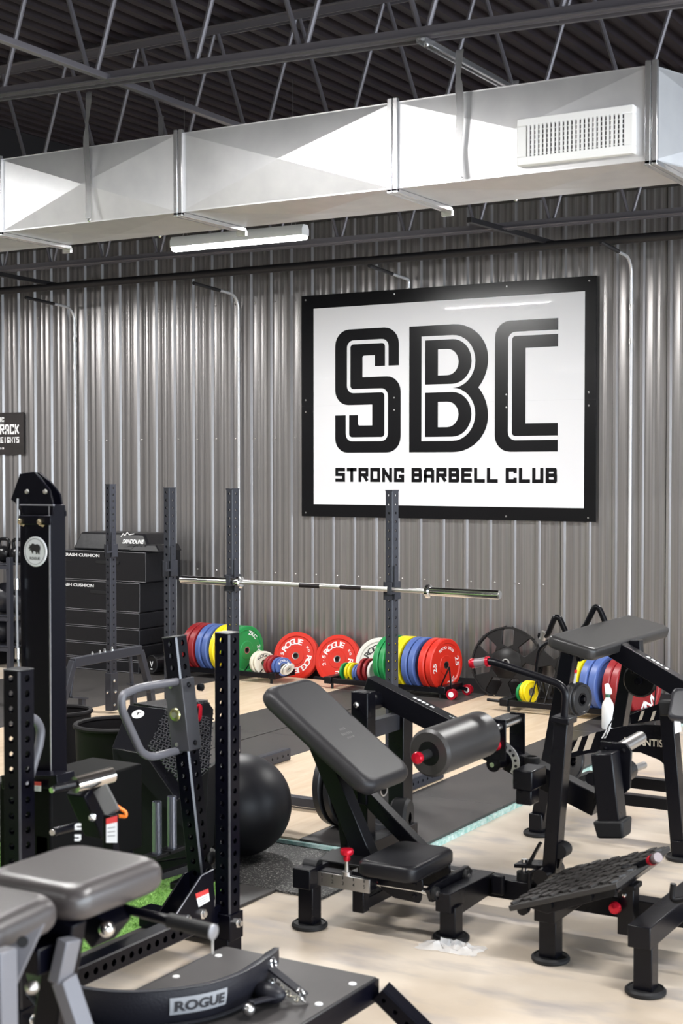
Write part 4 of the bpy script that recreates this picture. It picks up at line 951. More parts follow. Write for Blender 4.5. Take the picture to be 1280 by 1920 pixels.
# back pad with its posts
pt, pb = V3((-3.56, 5.56, .955)), V3((-3.09, 5.56, .625)); ud = (pb-pt).normalized(); un = V3((0, 1, 0)).cross(ud).normalized()
if un.z < 0: un = -un
bp = mb(); blobpad(bp, (pt+pb)/2, ud, (0, 1, 0), un, (pb-pt).length+.10, .40, .085, .034, 6); bp.build('back_pad', mat('back_pad_vinyl', (.022, .021, .023), .42, spec=.3, bump=(350, .25)), ht, ang=60)
m = mb(); o = (pt+pb)/2+un*.0455; ex_ = (V3((0, 1, 0))*.9+ud*.0).normalized(); ey_ = -ud
dash(m, o+ey_*(-.01), (0, 1, 0), ey_, .05, .014, 4); dash(m, o+ey_*(-.04), (0, 1, 0), ey_, .09, .014, 6); dash(m, o+ey_*(-.065), (0, 1, 0), ey_, .06, .010, 4)
m.build('pad_print', mat('faint_print', (.10, .10, .10), .5), ht)
mb().beam((-3.405, 5.56, .745), (-3.15, 5.56, .24), .085, .075, (0, 1, 0)).build('back_post', BLACK, ht, .004)
mb().beam(V3((-3.38, 5.68, .60)), V3((-3.33, 5.68, .20)), .04, .05, (0, 1, 0)).build('back_post', BLACK, ht, .004)
mb().beam(pt*.5+pb*.5-un*.055-ud*.12, pb-un*.055-ud*.06, .2, .012, un).build('pad_bracket', BLACK, ht)
# uprights and pivot
u1 = ay(681, 1310, 5.86); u2 = ay(733, 1420, 6.10)
mb().box((u1.x-.044, 5.82, .18), (u1.x+.044, 5.90, .945)).build('upright', BLACK, ht, .004)
mb().box((u1.x-.034, 6.16, .10), (u1.x+.05, 6.26, .83)).build('upright', BLACK, ht, .004)
mb().box((u1.x-.02, 5.90, .72), (u1.x+.03, 6.17, .80)).build('tie_beam', RACK, ht, .003)
mb().lathe([(.014, 0), (.014, .008), (.008, .014), (0, .015)], (u1.x-.012, 5.82, .885), (0, -1, 0), 8).build('bolt', BOLT, ht)
mb().cyl((u1.x, 5.88, .885), (u1.x, 5.985, .885), .042, 24).build('pivot_sleeve', BLACK, ht)
a0, a1 = V3((u1.x+.03, 6.02, .91)), V3((0, 6.02, 0)); q = ay(880, 1385, 6.02); a1 = V3((q.x, 6.02, q.z-.0)); 
aa = ay(1122, 1508, 6.02)
adn = (V3((aa.x, 6.02, aa.z))-a0).normalized()
mb().beam(a0-adn*.10, V3((aa.x, 6.02, aa.z)), .078, .10, (0, 0, 1)).build('lever_arm', BLACK, ht, .004)
m = mb(); mid = a0+adn*.28+V3((0, 0, 0)); upn = V3((0, 1, 0)).cross(adn); upn = upn if upn.z > 0 else -upn
for k, s in enumerate('ATLANTIS'): pass
dash(m, a0+adn*.20+upn*.0512, adn, V3((0, 1, 0)), .12, .020, 5); dash(m, a0+adn*.42+upn*.0512, adn, V3((0, 1, 0)), .16, .012, 9); m.build('arm_print', TW, ht)
strut0, strut1 = V3((-3.28, 5.78, .475)), V3((-2.98, 5.78, .24))
mb().beam(strut0, strut1, .06, .065, (0, 0, 1)).build('brace', BLACK, ht, .004); mb().cbox((strut0.x-.015, 5.775, .50), (.05, .07, .11)).build('brace_lug', BLACK, ht, .006)
mb().lathe([(.012, 0), (.012, .006), (0, .010)], (strut0.x-.005, 5.74, .52), (0, -1, 0), 8).build('bolt', BLACK, ht)
# rear rubber wheel
wp = ay(768, 1530, 6.20); mb().lathe([(.03, 0), (.085, 0), (.094, .01), (.094, .07), (.085, .085), (.03, .085)], (wp.x-.06, 6.14, wp.z+.0), V3((1, .25, 0)), 36).build('transport_wheel', RUBBER, ht, ang=30)
mb().cyl((wp.x-.17, 6.14, wp.z), (wp.x-.02, 6.16, wp.z), .02, 12).build('wheel_axle', BLACK, ht)
# roller pad on the arm
r0, r1 = V3((-2.715, 5.28, .815)), V3((-2.675, 5.70, .835)); rd = (r1-r0).normalized(); Lr = (r1-r0).length
mb().lathe([(.045, .03), (.05, .0), (.088, .0), (.100, .012), (.100, Lr-.012), (.088, Lr), (.04, Lr)], r0, rd, 48).build('roller_pad', mat('roller_foam', (.030, .028, .028), .36, spec=.4, bump=(300, .2)), ht, ang=40)
mb().cyl(r0-rd*.0, r0+rd*.04, .048, 24).build('roller_core', PLASTIC, ht)
mb().cyl(r0-rd*.075, r1+rd*.02, .019, 18).build('roller_sleeve', RUBBER, ht)
for p in (r0-rd*.095, ): mb().lathe([(.0, -.004), (.022, 0), (.026, .012), (.022, .026), (.018, .032)], p, rd, 20).build('red_cap', REDM, ht)
mb().lathe([(.018, 0), (.024, .004), (.024, .012), (.018, .016)], r0-rd*.01+rd*.012, rd, 20).build('red_ring', REDM, ht)
mb().cyl(r1, r1+rd*.34, .016, 16).build('roller_axle', STEEL, ht)
ye = 6.0
e0_ = r1+rd*.16; e1_ = r1+rd*.33
mb().box((e0_.x-.045, e0_.y-.005, e0_.z-.15), (e0_.x+.03, e0_.y+.003, e0_.z+.03)).build('hanger_plate', BLACK, ht, .003)
mb().box((e1_.x-.045, e1_.y-.005, e1_.z-.17), (e1_.x+.03, e1_.y+.003, e1_.z+.03)).build('hanger_plate', BLACK, ht, .003)
mb().box((e0_.x-.045, e0_.y-.005, e0_.z+.022), (e0_.x+.03, e1_.y+.003, e0_.z+.032)).build('hanger_bridge', BLACK, ht, .003)
# quadrant with holes
Q = V3(ay(937, 1430, 5.93)); m = mb(); N = 16; R0, R1_ = .062, .096
quad = []
for i in range(N+1):
    a = math.radians(95-i*130/N); quad.append((a))
for y in (5.925, 5.933):
    vs = []; 
    for a in quad: vs += [(Q.x+R0*math.cos(a), y, Q.z+R0*math.sin(a)), (Q.x+R1_*math.cos(a), y, Q.z+R1_*math.sin(a))]
    m.add(vs, [(2*i, 2*i+1, 2*i+3, 2*i+2) for i in range(N)])
vs = []
for a in quad: vs += [(Q.x+R1_*math.cos(a), 5.925, Q.z+R1_*math.sin(a)), (Q.x+R1_*math.cos(a), 5.933, Q.z+R1_*math.sin(a))]
m.add(vs, [(2*i, 2*i+1, 2*i+3, 2*i+2) for i in range(N)])
qq = m.build('quadrant_plate', mat('quadrant_steel', (.6, .6, .6), .3, .7), ht)
m = mb()
for i in range(7):
    a = math.radians(85-i*18); m.cyl((Q.x+.079*math.cos(a), 5.923, Q.z+.079*math.sin(a)), (Q.x+.079*math.cos(a), 5.9245, Q.z+.079*math.sin(a)), .007, 10)
h_ = m.build('quadrant_holes', VOID, qq); h_['kind'] = 'stuff'
mb().cyl((Q.x-.01, 5.88, Q.z), (Q.x-.01, 5.98, Q.z), .034, 24).build('pivot_hub', BLACK, ht); mb().cyl((Q.x-.01, 5.865, Q.z), (Q.x-.01, 5.88, Q.z), .011, 12).build('pivot_bolt', BOLT, ht)
mb().lathe([(0, -.03), (.022, -.028), (.026, -.01), (.018, .0), (.012, .02)], ay(931, 1396, e0_.y-.02), (0, 1, 0), 18).build('red_knob', REDM, ht)
# carriage block hanging on the arm, below it a stop
bk_ = ay(993, 1475, 5.80)
mb().box((bk_.x-.055, 5.74, .60), (bk_.x+.035, 5.90, .685)).build('stop_block', BLACK, ht, .006)
mb().box((bk_.x-.045, 5.75, .535), (bk_.x+.028, 5.84, .60)).build('stop_foot', BLACK, ht, .006)
mb().lathe([(.035, 0), (.037, .015), (.035, .03), (.022, .034), (.022, .02), (0, .02)], (ay(997, 1432, 6.0).x, 6.0, ay(997, 1432, 6.0).z), (0, 0, 1), 24).build('bumper', RUBBER, ht)
# end leg with horn
l0, l1 = ay(1134, 1410, 5.86), ay(1149, 1548, 5.86)
mb().beam(l0, l1, .095, .10, (0, 1, 0)).build('end_lever', BLACK, ht, .006)
l2 = l1+(l1-l0).normalized()*.045
mb().beam(l1-(l1-l0).normalized()*.03, l2, .135, .125, (0, 1, 0), .115, .105).build('end_bumper', RUBBER, ht, .010)
hp = l0+V3((.035, .075, -.03))
mb().prism([hp+V3((-.085, 0, .06)), hp+V3((.03, 0, .06)), hp+V3((.055, 0, .03)), hp+V3((.05, 0, -.13)), hp+V3((.01, 0, -.17)), hp+V3((-.02, 0, -.10)), hp+V3((-.085, 0, -.02))], (0, .014, 0)).build('horn_plate', BLACK, ht, .004)
for dx in (-.06, .02): mb().lathe([(.010, 0), (.010, .006), (0, .010)], hp+V3((dx, 0, .03)), (0, -1, 0), 8).build('bolt', BLACK, ht)
hh = hp+V3((-.01, .012, .025)); he = ay(1200, 1383, 6.22)
mb().cyl(hh, he, .029, 24).build('weight_horn', STEEL, ht); mb().cyl(hh+V3((.01, 0, -.10)), V3((he.x+.01, he.y+.02, he.z-.125)), .016, 16).build('band_peg', STEEL, ht)
mb().cyl(hh+V3((.01, .0, -.1)), hh+V3((.01, .10, -.1)), .045, 20).build('peg_base', BLACK, ht)
# handle post and bent tube with red grip end
h0, h1 = V3(ay(1034, 1632, YR)), V3(ay(1057, 1352, YR))
mb().beam(h0, h1, .062, .078, (0, 1, 0)).build('handle_post', BLACK, ht, .004)
hd = (h1-h0).normalized(); mb().beam(h1-hd*.005, h1+hd*.022, .082, .10, (0, 1, 0)).build('post_cap', BLACK, ht, .005)
hp_ = [h1+hd*.02, ay(1062, 1288, YR), ay(1012, 1270, YR), ay(925, 1241, YR), ay(912, 1240, YR)]
mb().tube(arc_path(hp_, .055, 8), .0165, 14).build('handle_tube', BLACK, ht)
ga, gb = ay(914, 1240.5, YR), ay(884, 1244, YR)
mb().cyl(ga, gb, .020, 18).build('handle_grip', mat('grip_smoke', (.20, .17, .18), .35, .2), ht)
mb().cyl(ga+(ga-gb).normalized()*.006, ga-(ga-gb).normalized()*.006, .0235, 18).build('red_ring', REDM, ht); mb().lathe([(0, -.010), (.018, -.008), (.023, 0), (.021, .018)], gb, (ga-gb).normalized(), 18).build('red_cap', REDM, ht)
# hinge at its foot
mb().cyl((h0.x-.01, YR-.10, .235), (h0.x-.01, YR+.09, .235), .034, 22).build('hinge', BLACK, ht); mb().box((h0.x-.07, YR-.10, .10), (h0.x-.055, YR-.0, .25)).build('hinge_lug', BLACK, ht, .003)
mb().prism([ay(963, 1620, YR-.02), ay(1015, 1623, YR-.02), ay(1015, 1630, YR-.02), ay(963, 1627, YR-.02)], (0, .10, 0)).build('stop_plate', BLACK, ht, .002)
sb = ay(981, 1648, YR); mb().cyl((sb.x, YR+.01, sb.z-.02), (sb.x, YR+.01, sb.z+.03), .034, 20).build('rubber_stop', RUBBER, ht); mb().cyl((sb.x, YR+.01, sb.z+.03), (sb.x, YR+.01, sb.z+.085), .014, 10).build('stop_bolt', BOLT, ht)
mb().beam(ay(990, 1622, YR), ay(1013, 1580, YR), .012, .02, (0, 1, 0)).build('gusset', BLACK, ht)
mb().beam(ay(1043, 1625, YR), ay(1050, 1598, YR), .03, .03, (0, 1, 0)).build('pedal_arm', BLACK, ht); pd = ay(1053, 1594, YR); mb().cyl((pd.x, YR-.03, pd.z), (pd.x, YR+.04, pd.z), .032, 20).build('pedal_roller', RUBBER, ht)
# ribbed foot plate
A, D = V3(ay(952, 1699, 5.26)), V3(ay(1155, 1656, 5.26)); W_ = V3((-.0, .64, 0)); dirp = (D-A).normalized(); npl = dirp.cross(V3((0, 1, 0))).normalized()
npl = npl if npl.z > 0 else -npl
Lp = (D-A).length
fpm = mat('tread_rubber', (.018, .016, .015), .55, bump=(200, .3))
mb().prism([A+V3((.0, .0, 0)), D, D+W_*1.0, A+W_*.93], -npl*.022).build('foot_plate', fpm, ht, .004)
rg = random.Random(5); m_n = 0
for i in range(11):
    for j in range(7):
        c = A+dirp*(Lp*(i+.5)/11)+V3((0, .64*(j+.5+(.25 if i % 2 else -.0))/7.4, 0))
        if c.y > A.y+.60: continue
        tr_ = mb(); a_ = dirp*(Lp/11*.44); b_ = V3((0, .64/7*.40, 0)); h_ = npl*(.007+rg.uniform(0, .003))
        tr_.prism([c-a_-b_*.6, c-b_, c+a_-b_*.4, c+a_+b_*.8, c+b_, c-a_+b_*.6], h_); tr_.build('tread_block', fpm, ht)
for s in (.12, .35, .72, .93):
    c = A+dirp*Lp*s; mb().cyl(c+V3((0, .015, -.03)), c+V3((0, .05, -.03)), .022, 16).build('plate_clip', SATIN, ht)
mb().prism([A+dirp*.06-npl*.022+V3((0, .03, 0)), A+dirp*.14-npl*.065+V3((0, .03, 0)), D-dirp*.04-npl*.05+V3((0, .03, 0)), D-npl*.022+V3((0, .03, 0))], (0, .56, 0)).build('plate_tray', BLACK, ht, .003)
ppx = ay(1180, 1700, 5.55); mb().box((ppx.x-.033, 5.50, .13), (ppx.x+.033, 5.57, .33)).build('plate_post', BLACK, ht, .003); mb().box((ppx.x-.024, 5.51, .33), (ppx.x+.024, 5.56, .40)).build('plate_post_inner', BLACK, ht, .003)
mb().box((ppx.x-.042, 5.49, .315), (ppx.x+.042, 5.58, .335)).build('post_collar', BLACK, ht, .003)
mb().lathe([(.0, -.018), (.022, -.012), (.026, 0), (.020, .012), (.010, .018), (.010, .05)], (ppx.x-.03, 5.465, .245), (0, 1, 0), 22).build('red_knob', REDM, ht)
mb().lathe([(.010, 0), (.008, .006), (0, .008)], (ppx.x-.005, 5.50, .29), (0, -1, 0), 8).build('bolt', BOLT, ht)
hA, hB = ay(1190, 1625, 5.55), ay(1222, 1612, 5.45); hC = ay(1248, 1611, 5.38)
mb().tube([ay(1150, 1640, 5.6), hA, hB], .013, 12).build('side_handle', BLACK, ht); mb().cyl(hB, hB+(hB-hA).normalized()*.055, .019, 16).build('handle_grip', mat('grip_smoke', (.3,)*3), ht)
mb().lathe([(0, -.010), (.019, -.006), (.021, .014), (.019, .02)], hB-V3((0, .012, .0)), (hB-hA).normalized(), 18).build('red_cap', REDM, ht)
# small hook at the right edge
mb().tube(arc_path([ay(1262, 1657, 5.4), ay(1258, 1690, 5.4), ay(1300, 1683, 5.4)], .03, 6), .012, 12).build('rod_hook', SATIN, ht)

# ================================================================== SECOND MACHINE BEHIND IT
mB = thing('chest_supported_row_machine', 'black machine with a long flat raised pad, arched lettered side plate and chrome horn', 'gym machine', (-2.7, 7.5, 0))
pb_ = mb(); blobpad(pb_, (-2.815, 7.68, 1.05), V3((0, 1, 0)), V3((.97, 0, -.23)), V3((.23, 0, .97)), 1.24, .27, .07, .02); pb_.build('long_pad', mat('long_pad_vinyl', (.026, .025, .025), .34, bump=(300, .2)), mB, ang=60)
mb().beam((-2.82, 7.15, .995), (-2.82, 8.2, .995), .06, .045).build('pad_beam', BLACK, mB, .004)
t0, t1 = ay(1069, 1222, 7.12), ay(1012, 1535, 7.30)
mb().beam(t0, t1, .075, .08, (0, 1, 0)).build('front_post', BLACK, mB, .004)
foot(t1.x-.0, 7.27, mB, .12)
m = mb(); ldir = (t1-t0).normalized()
a0_ = ay(1098, 1262, 6.95)
lb = mb(); lb.prism([ay(1077, 1262, 7.06), ay(1081, 1262, 7.06), ay(1073, 1320, 7.06), ay(1069, 1320, 7.06)], (0, .002, 0)); lb.build('label_strip', mat('label_strip_white', (.55, .55, .58), .4), mB)
mb().prism([ay(1077, 1256, 7.055), ay(1082, 1256, 7.055), ay(1081, 1262, 7.055), ay(1076, 1262, 7.055)], (0, .002, 0)).build('label_top', mat('label_red', (.6, .02, .04), .4), mB)
# diagonal beam with print, other posts
d0_, d1_ = V3(ay(1148, 1212, 7.5)), V3(ay(1330, 1322, 7.5))
mb().beam(d0_, d1_, .085, .10, (0, 0, 1)).build('diagonal_beam', BLACK, mB, .004)
ddn = (d1_-d0_).normalized(); dup = V3((0, 1, 0)).cross(ddn); dup = dup if dup.z > 0 else -dup
m = mb(); dash(m, d0_+ddn*.26+dup*.0515, ddn, V3((0, 1, 0)), .14, .03, 5); m.build('beam_print', TW, mB)
mb().beam(ay(1184, 1228, 7.9), ay(1160, 1365, 7.9), .07, .09, (0, 1, 0)).build('rear_post', BLACK, mB, .004)
mb().beam(ay(1192, 1200, 7.6), ay(1196, 1262, 7.6), .06, .06, (0, 1, 0)).build('rear_post', BLACK, mB, .004)
r0_, r1_ = ay(1253, 1335, 7.2), ay(1275, 1590, 7.2)
mb().beam(r0_, V3((r1_.x, 7.2, .04)), .07, .09, (0, 1, 0)).build('end_post', BLACK, mB, .004); foot(r1_.x+.01, 7.18, mB, .10)
# arched side plate with slots and lettering
up = [(1062, 1398), (1085, 1384), (1120, 1372), (1165, 1362), (1210, 1358), (1262, 1361)]; dn = [(1256, 1444), (1235, 1425), (1200, 1411), (1150, 1408), (1100, 1413), (1062, 1424)]
AY = 7.24
poly = [ay(*p, AY) for p in up+dn]
mb().prism(poly, (0, .012, 0)).build('arched_side_plate', BLACK, mB, .002)
for q4 in (((1085, 1382), (1092, 1379), (1082, 1408), (1071, 1411)), ((1104, 1377), (1117, 1373), (1106, 1405), (1093, 1408))):
    mb().prism([ay(x, y, AY-.001) for x, y in q4], (0, -.002, 0)).build('plate_slot', mat('slot_light', (.50, .43, .35), .4), mB)
for q4 in (((1136, 1368), (1139, 1368), (1130, 1384), (1127, 1384)), ((1141, 1367), (1144, 1367), (1135, 1384), (1132, 1384))):
    mb().prism([ay(x, y, AY-.001) for x, y in q4], (0, -.002, 0)).build('plate_stripe', WHITE, mB)
m = mb(); ca, cb = ay(1166, 1391, AY), ay(1243, 1391, AY); flat_text(m, 'ATLANTIS', (ca+cb)/2+V3((0, -.004, -.0)), (1, 0, .02), (0, 0, 1), .038, (cb-ca).length, bold=.02); m.build('lettering', mat('cream_print', (.62, .56, .45), .5), mB)
for z, y in ((1460, 7.5), (1494, 7.5)):
    a, b = ay(1150, z, y), ay(1285, z+17, y); mb().box((a.x, y-.03, b.z-.03), (b.x+.15, y+.03, b.z+.03)).build('base_rail', BLACK, mB, .003)
a = ay(1098, 1480, 7.3); mb().cbox((a.x+.02, 7.3, a.z), (.10, .12, .06)).build('hinge_block', BLACK, mB, .004); mb().cyl((a.x+.05, 7.25, a.z+.07), (a.x+.05, 7.36, a.z+.07), .035, 16).build('hinge', BLACK, mB)
mb().beam(ay(1040, 1480, 7.35), ay(1112, 1455, 7.6), .05, .06).build('lower_brace', BLACK, mB, .003)
a, b = ay(1065, 1540, 7.0), ay(1110, 1510, 7.3)
# pulley and cable
c = ay(1200, 1275, 7.75); mb().lathe([(.02, -.02), (.085, -.02), (.095, -.012), (.082, 0), (.095, .012), (.085, .02), (.02, .02)], (c.x, 7.75, c.z), (0, 1, 0), 32).build('pulley', PLASTIC, mB); mb().cyl((c.x, 7.70, c.z), (c.x, 7.8, c.z), .02, 12).build('pulley_bolt', BLACK, mB)
mb().tube([(c.x+.09, 7.75, c.z-.02), ay(1226, 1330, 7.75), ay(1228, 1362, 7.6)], .004, 6).build('cable', BLACK, mB)
mb().tube(arc_path([ay(1150, 1346, 7.5), ay(1140, 1362, 7.4), ay(1135, 1380, 7.2)], .02), .0035, 6).build('cable', BLACK, mB)
# second lettered plate behind, stripes
mb().prism([ay(x, y, 7.6) for x, y in ((1180, 1340), (1238, 1318), (1240, 1350), (1182, 1358))], (0, .01, 0)).build('inner_plate', BLACK, mB, .002)
for x in (1196, 1218): mb().prism([ay(x+a, y, 7.595) for a, y in ((0, 1352), (7, 1349), (12, 1332), (6, 1334))], (0, -.002, 0)).build('plate_stripe', mat('slot_light', (.5,)*3), mB)
# small black plates on a peg, at the front post
for k, (px, r) in enumerate(((1076, .092), (1083, .092), (1089, .085))):
    p = ay(px, 1311, 7.08); pl_ = plate(r*.95, .026, 'black', None, (p.x, 7.08, p.z), (0, 0, math.radians(-14)), ('left', 'middle', 'right')[k]+' small black plate hanging on the front post peg of the padded machine', 'small black plates on the machine peg', None, BLACK)
mb().cyl(ay(1062, 1311, 7.08), ay(1096, 1311, 7.08), .012, 12).build('plate_peg', BLACK, mB)
for k, px in enumerate((1040, 1058, 1070)):
    p = ay(px, 1427, 7.35); plate(.115, .03, 'black', None, (p.x, 7.35, p.z), (0, 0, math.radians(-12)), ('left', 'middle', 'right')[k]+' dark plate low behind the upright handle post, beside the arched side plate', 'dark plates low on the padded machine', None, BLACK)
mb().cyl(ay(1030, 1427, 7.35), ay(1080, 1427, 7.35), .012, 12).build('plate_peg', BLACK, mB)
# far-right pad
fp_ = mb(); cpad = ay(1272, 1323, 7.05); blobpad(fp_, cpad+V3((.05, 0, 0)), (1, 0, 0), V3((0, .5, .85)), V3((0, .85, -.5)), .18, .17, .07, .02); fp_.build('edge_pad', mat('edge_pad_vinyl', (.03, .03, .036), .3), mB, ang=60)
mb().beam(ay(1249, 1312, 7.08), ay(1251, 1342, 7.08), .07, .06, (0, 1, 0)).build('edge_hub', RUBBER, mB, .012)
mb().prism([ay(x, y, 7.0) for x, y in ((1263, 1347), (1274, 1345), (1276, 1372), (1265, 1376))], (0, .01, 0)).build('white_label', WHITE, mB)
# two black tube handles behind the pad
for (pts, lab) in ((((1026, 1192), (1040, 1157), (1048, 1158), (1060, 1184)), 1), (((1098, 1172), (1115, 1137), (1123, 1140), (1133, 1163)), 2)):
    P_ = [ay(x, y, 7.9) for x, y in pts]; b_ = P_[0]+(P_[0]-P_[1])*1.2; b_.z = max(b_.z, 1.0)
    mb().tube(arc_path([b_]+P_[:]+[P_[-1]+V3((.03, 0, -.10))], .03, 6), .017, 12).build('tube_handle', BLACK, mB)
g_ = ay(1024, 1190, 7.9); mb().cyl(g_+V3((-.01, 0, .015)), g_+V3((-.03, 0, -.03)), .021, 14).build('handle_cap', STEEL, mB)
mb().tube(arc_path([ay(1036, 1200, 8.1), ay(1010, 1215, 8.1), ay(1004, 1262, 8.1)], .1, 6), .011, 8).build('bent_rod', BLACK, mB)

# spray bottle on the platform mat
p = az(1139, 1366, .04); t = thing('spray_bottle', 'white plastic spray bottle on the dark mat by the machine', 'bottle', (p.x, p.y, .04))
mb().lathe([(0, 0), (.043, 0), (.046, .01), (.046, .16), (.040, .19), (.020, .225), (.016, .235)], (p.x, p.y, .04), (0, 0, 1), 24).build('body', mat('milky_plastic', (.74, .74, .73), .35), t)
mb().cyl((p.x, p.y, .275), (p.x, p.y, .295), .019, 16).build('collar', mat('bottle_green', (.03, .12, .07), .4), t)
mb().prism([(p.x-.022, p.y, .295), (p.x+.022, p.y, .295), (p.x+.02, p.y, .33), (p.x-.005, p.y, .375), (p.x-.03, p.y, .37)], (0, .03, 0)).build('trigger_head', WHITE, t, .004)
# crumpled clear plastic on the floor
p = az(845, 1778, 0); rg = random.Random(9); m = mb(); nx, ny = 16, 8
vs = [(p.x+(i/nx-.5)*.26+rg.uniform(-.012, .012), p.y+(j/ny-.5)*.13+(i/nx-.5)*.03+rg.uniform(-.01, .01), .004+rg.uniform(0, .045)*math.sin(PI*i/nx)*math.sin(PI*j/ny)) for j in range(ny+1) for i in range(nx+1)]
m.add(vs, [(j*(nx+1)+i, j*(nx+1)+i+1, (j+1)*(nx+1)+i+1, (j+1)*(nx+1)+i) for j in range(ny) for i in range(nx)])
pl = mat('clear_film', (.85, .85, .86), .12); pl.node_tree.nodes['Principled BSDF'].inputs['Alpha'].default_value = .45
tag(m.build('plastic_wrap', pl), 'crumpled clear plastic wrapper on the concrete near the machine foot', 'litter')

# ================================================================== BELT SQUAT RIG (left and centre foreground)
WARN_R = mat('warning_red', (.62, .05, .05), .4); WARN_W = mat('warning_white', (.75, .75, .76), .4); RIGM = mat('rig_black', (.002, .002, .005), .28, spec=.17, bump=(800, .05)); RIGE = mat('rig_handle_grey', (.11, .11, .125), .38)
rig = thing('belt_squat_rig', 'tall black belt squat rig with drilled posts, tube handles and a flat deck', 'gym machine', (-3.4, 4.2, 0))
UX = -3.415
for Y_, zt_ in ((4.85, 1.31), (3.64, 1.305)):
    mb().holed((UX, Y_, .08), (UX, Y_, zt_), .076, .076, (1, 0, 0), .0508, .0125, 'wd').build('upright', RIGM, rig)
    mb().box((UX-.037, Y_-.037, zt_), (UX+.037, Y_+.037, zt_+.006)).build('post_cap', mat('cap_dark', (.03, .03, .032), .4), rig, .003)
    mb().box((UX-.044, Y_-.048, .06), (UX+.044, Y_+.048, .17)).build('post_foot', RIGM, rig, .003)
    for dz in (.13,): mb().lathe([(.021, 0), (.021, .012), (.012, .014), (.012, .026), (0, .027)], (UX+.044, Y_, dz), (1, 0, 0), 6).build('bolt', BOLT, rig)
SXX = -3.50
for sgn, Y_ in ((-1, 4.85), (1, 3.64)):
    T_ = V3((-3.665, Y_-.0, 1.285)); B_ = V3((-3.53, Y_-.0, .20))
    if sgn == -1: T_, B_ = V3(ay(327, 1195, 4.85)), V3(ay(381, 1690, 4.85))
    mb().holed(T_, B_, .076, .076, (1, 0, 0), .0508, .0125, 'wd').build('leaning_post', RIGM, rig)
    dn_ = (B_-T_).normalized(); sx_ = V3((1, 0, 0)); sx_ = (sx_-dn_*sx_.dot(dn_)).normalized()
    mb().beam(T_-dn_*.006, T_, .076, .076, (0, 1, 0)).build('post_cap', mat('cap_dark', (.03,)*3, .4), rig, .002)
    ba, bb_ = T_+dn_*.17, T_+dn_*.47
    mb().beam(ba, bb_, .092, .088, (0, 1, 0)).build('handle_bracket', mat('bracket_grey', (.045, .045, .052), .32), rig, .004)
    for s in (.03, .27):
        for dy in (-.02, .02): pass
        c = ba+dn_*s+sx_*.046; mb().lathe([(.011, 0), (.011, .005), (0, .009)], c, sx_, 8).build('bracket_bolt', BLACK, rig)
        c = ba+dn_*s+V3((-.01, sgn*.047, 0)); mb().lathe([(.009, 0), (.009, .004), (0, .006)], c, (0, sgn, 0), 8).build('bracket_bolt', STEEL, rig)
    c = ba+dn_*.145+V3((0, sgn*.047, 0)); mb().lathe([(.014, 0), (.024, .001), (.028, .006), (.024, .011), (.014, .012)], c, (0, sgn, 0), 20).build('lock_ring', mat('brass_ring', (.55, .56, .30), .25, 1), rig)
    mb().cyl(c, c+V3((0, sgn*.014, 0)), .013, 16).build('lock_pin', STEEL, rig)
    if sgn == -1: pts = [(338, 1277), (262, 1289), (228, 1303), (228, 1330), (265, 1412), (285, 1420), (338, 1406)]
    if sgn == -1:
        PX_ = (T_+dn_*.3).x; P_ = [ax(x, y, PX_) for x, y in pts]
    else:
        PX_ = (T_+dn_*.3).x; P_ = [ax(x, y, PX_) for x, y in ((18, 1342), (45, 1339), (68, 1350), (77, 1368), (74, 1395), (50, 1478), (18, 1490))]
    mb().tube(arc_path(P_, .035, 5), .0165, 16).build('tube_handle', RIGE, rig)
mb().lathe([(.014, 0), (.016, .004), (.016, .02), (0, .022)], ax(372, 1288, -3.58), (1, 0, 0), 12).build('peg', BLACK, rig)
# base rail, gussets and warning label
mb().holed((-3.462, 3.45, .165), (-3.462, 4.83, .165), .076, .076, (1, 0, 0), .0508, .0135, 'd').build('base_rail', RIGM, rig)
mb().box((-3.90, 3.5, .02), (-3.55, 3.58, .10)).build('base_beam', RIGM, rig, .003); mb().box((-3.90, 4.88, .02), (-3.45, 4.96, .10)).build('base_beam', RIGM, rig, .003)
mb().box((-3.45, 4.80, 0), (-3.38, 4.90, .07)).build('base_foot', RIGM, rig, .003)
mb().box((-3.46, 3.5, 0), (-3.38, 3.75, .08)).build('base_foot', RIGM, rig, .003)
GXx = -3.42
gp = [ax(x, y, GXx) for x, y in ((377, 1642), (400, 1630), (403, 1745), (331, 1745), (331, 1713))]
gs = mb().prism(gp, (-.008, 0, 0)).build('gusset_plate', RIGM, rig, .001)
mb().tube([gp[4]+V3((.001, 0, 0)), gp[0]+V3((.001, 0, 0)), gp[1]+V3((.001, 0, 0))], .0022, 5).build('gusset_edge', mat('pale_edge', (.3, .3, .33), .3, .5), gs)  # thin pale line along the gusset's upper edges
gp2 = [ax(x, y, -3.58) for x, y in ((346, 1638), (372, 1630), (372, 1720), (296, 1722), (296, 1715))]
mb().prism(gp2, (-.008, 0, 0)).build('gusset_plate', RIGM, rig, .001)
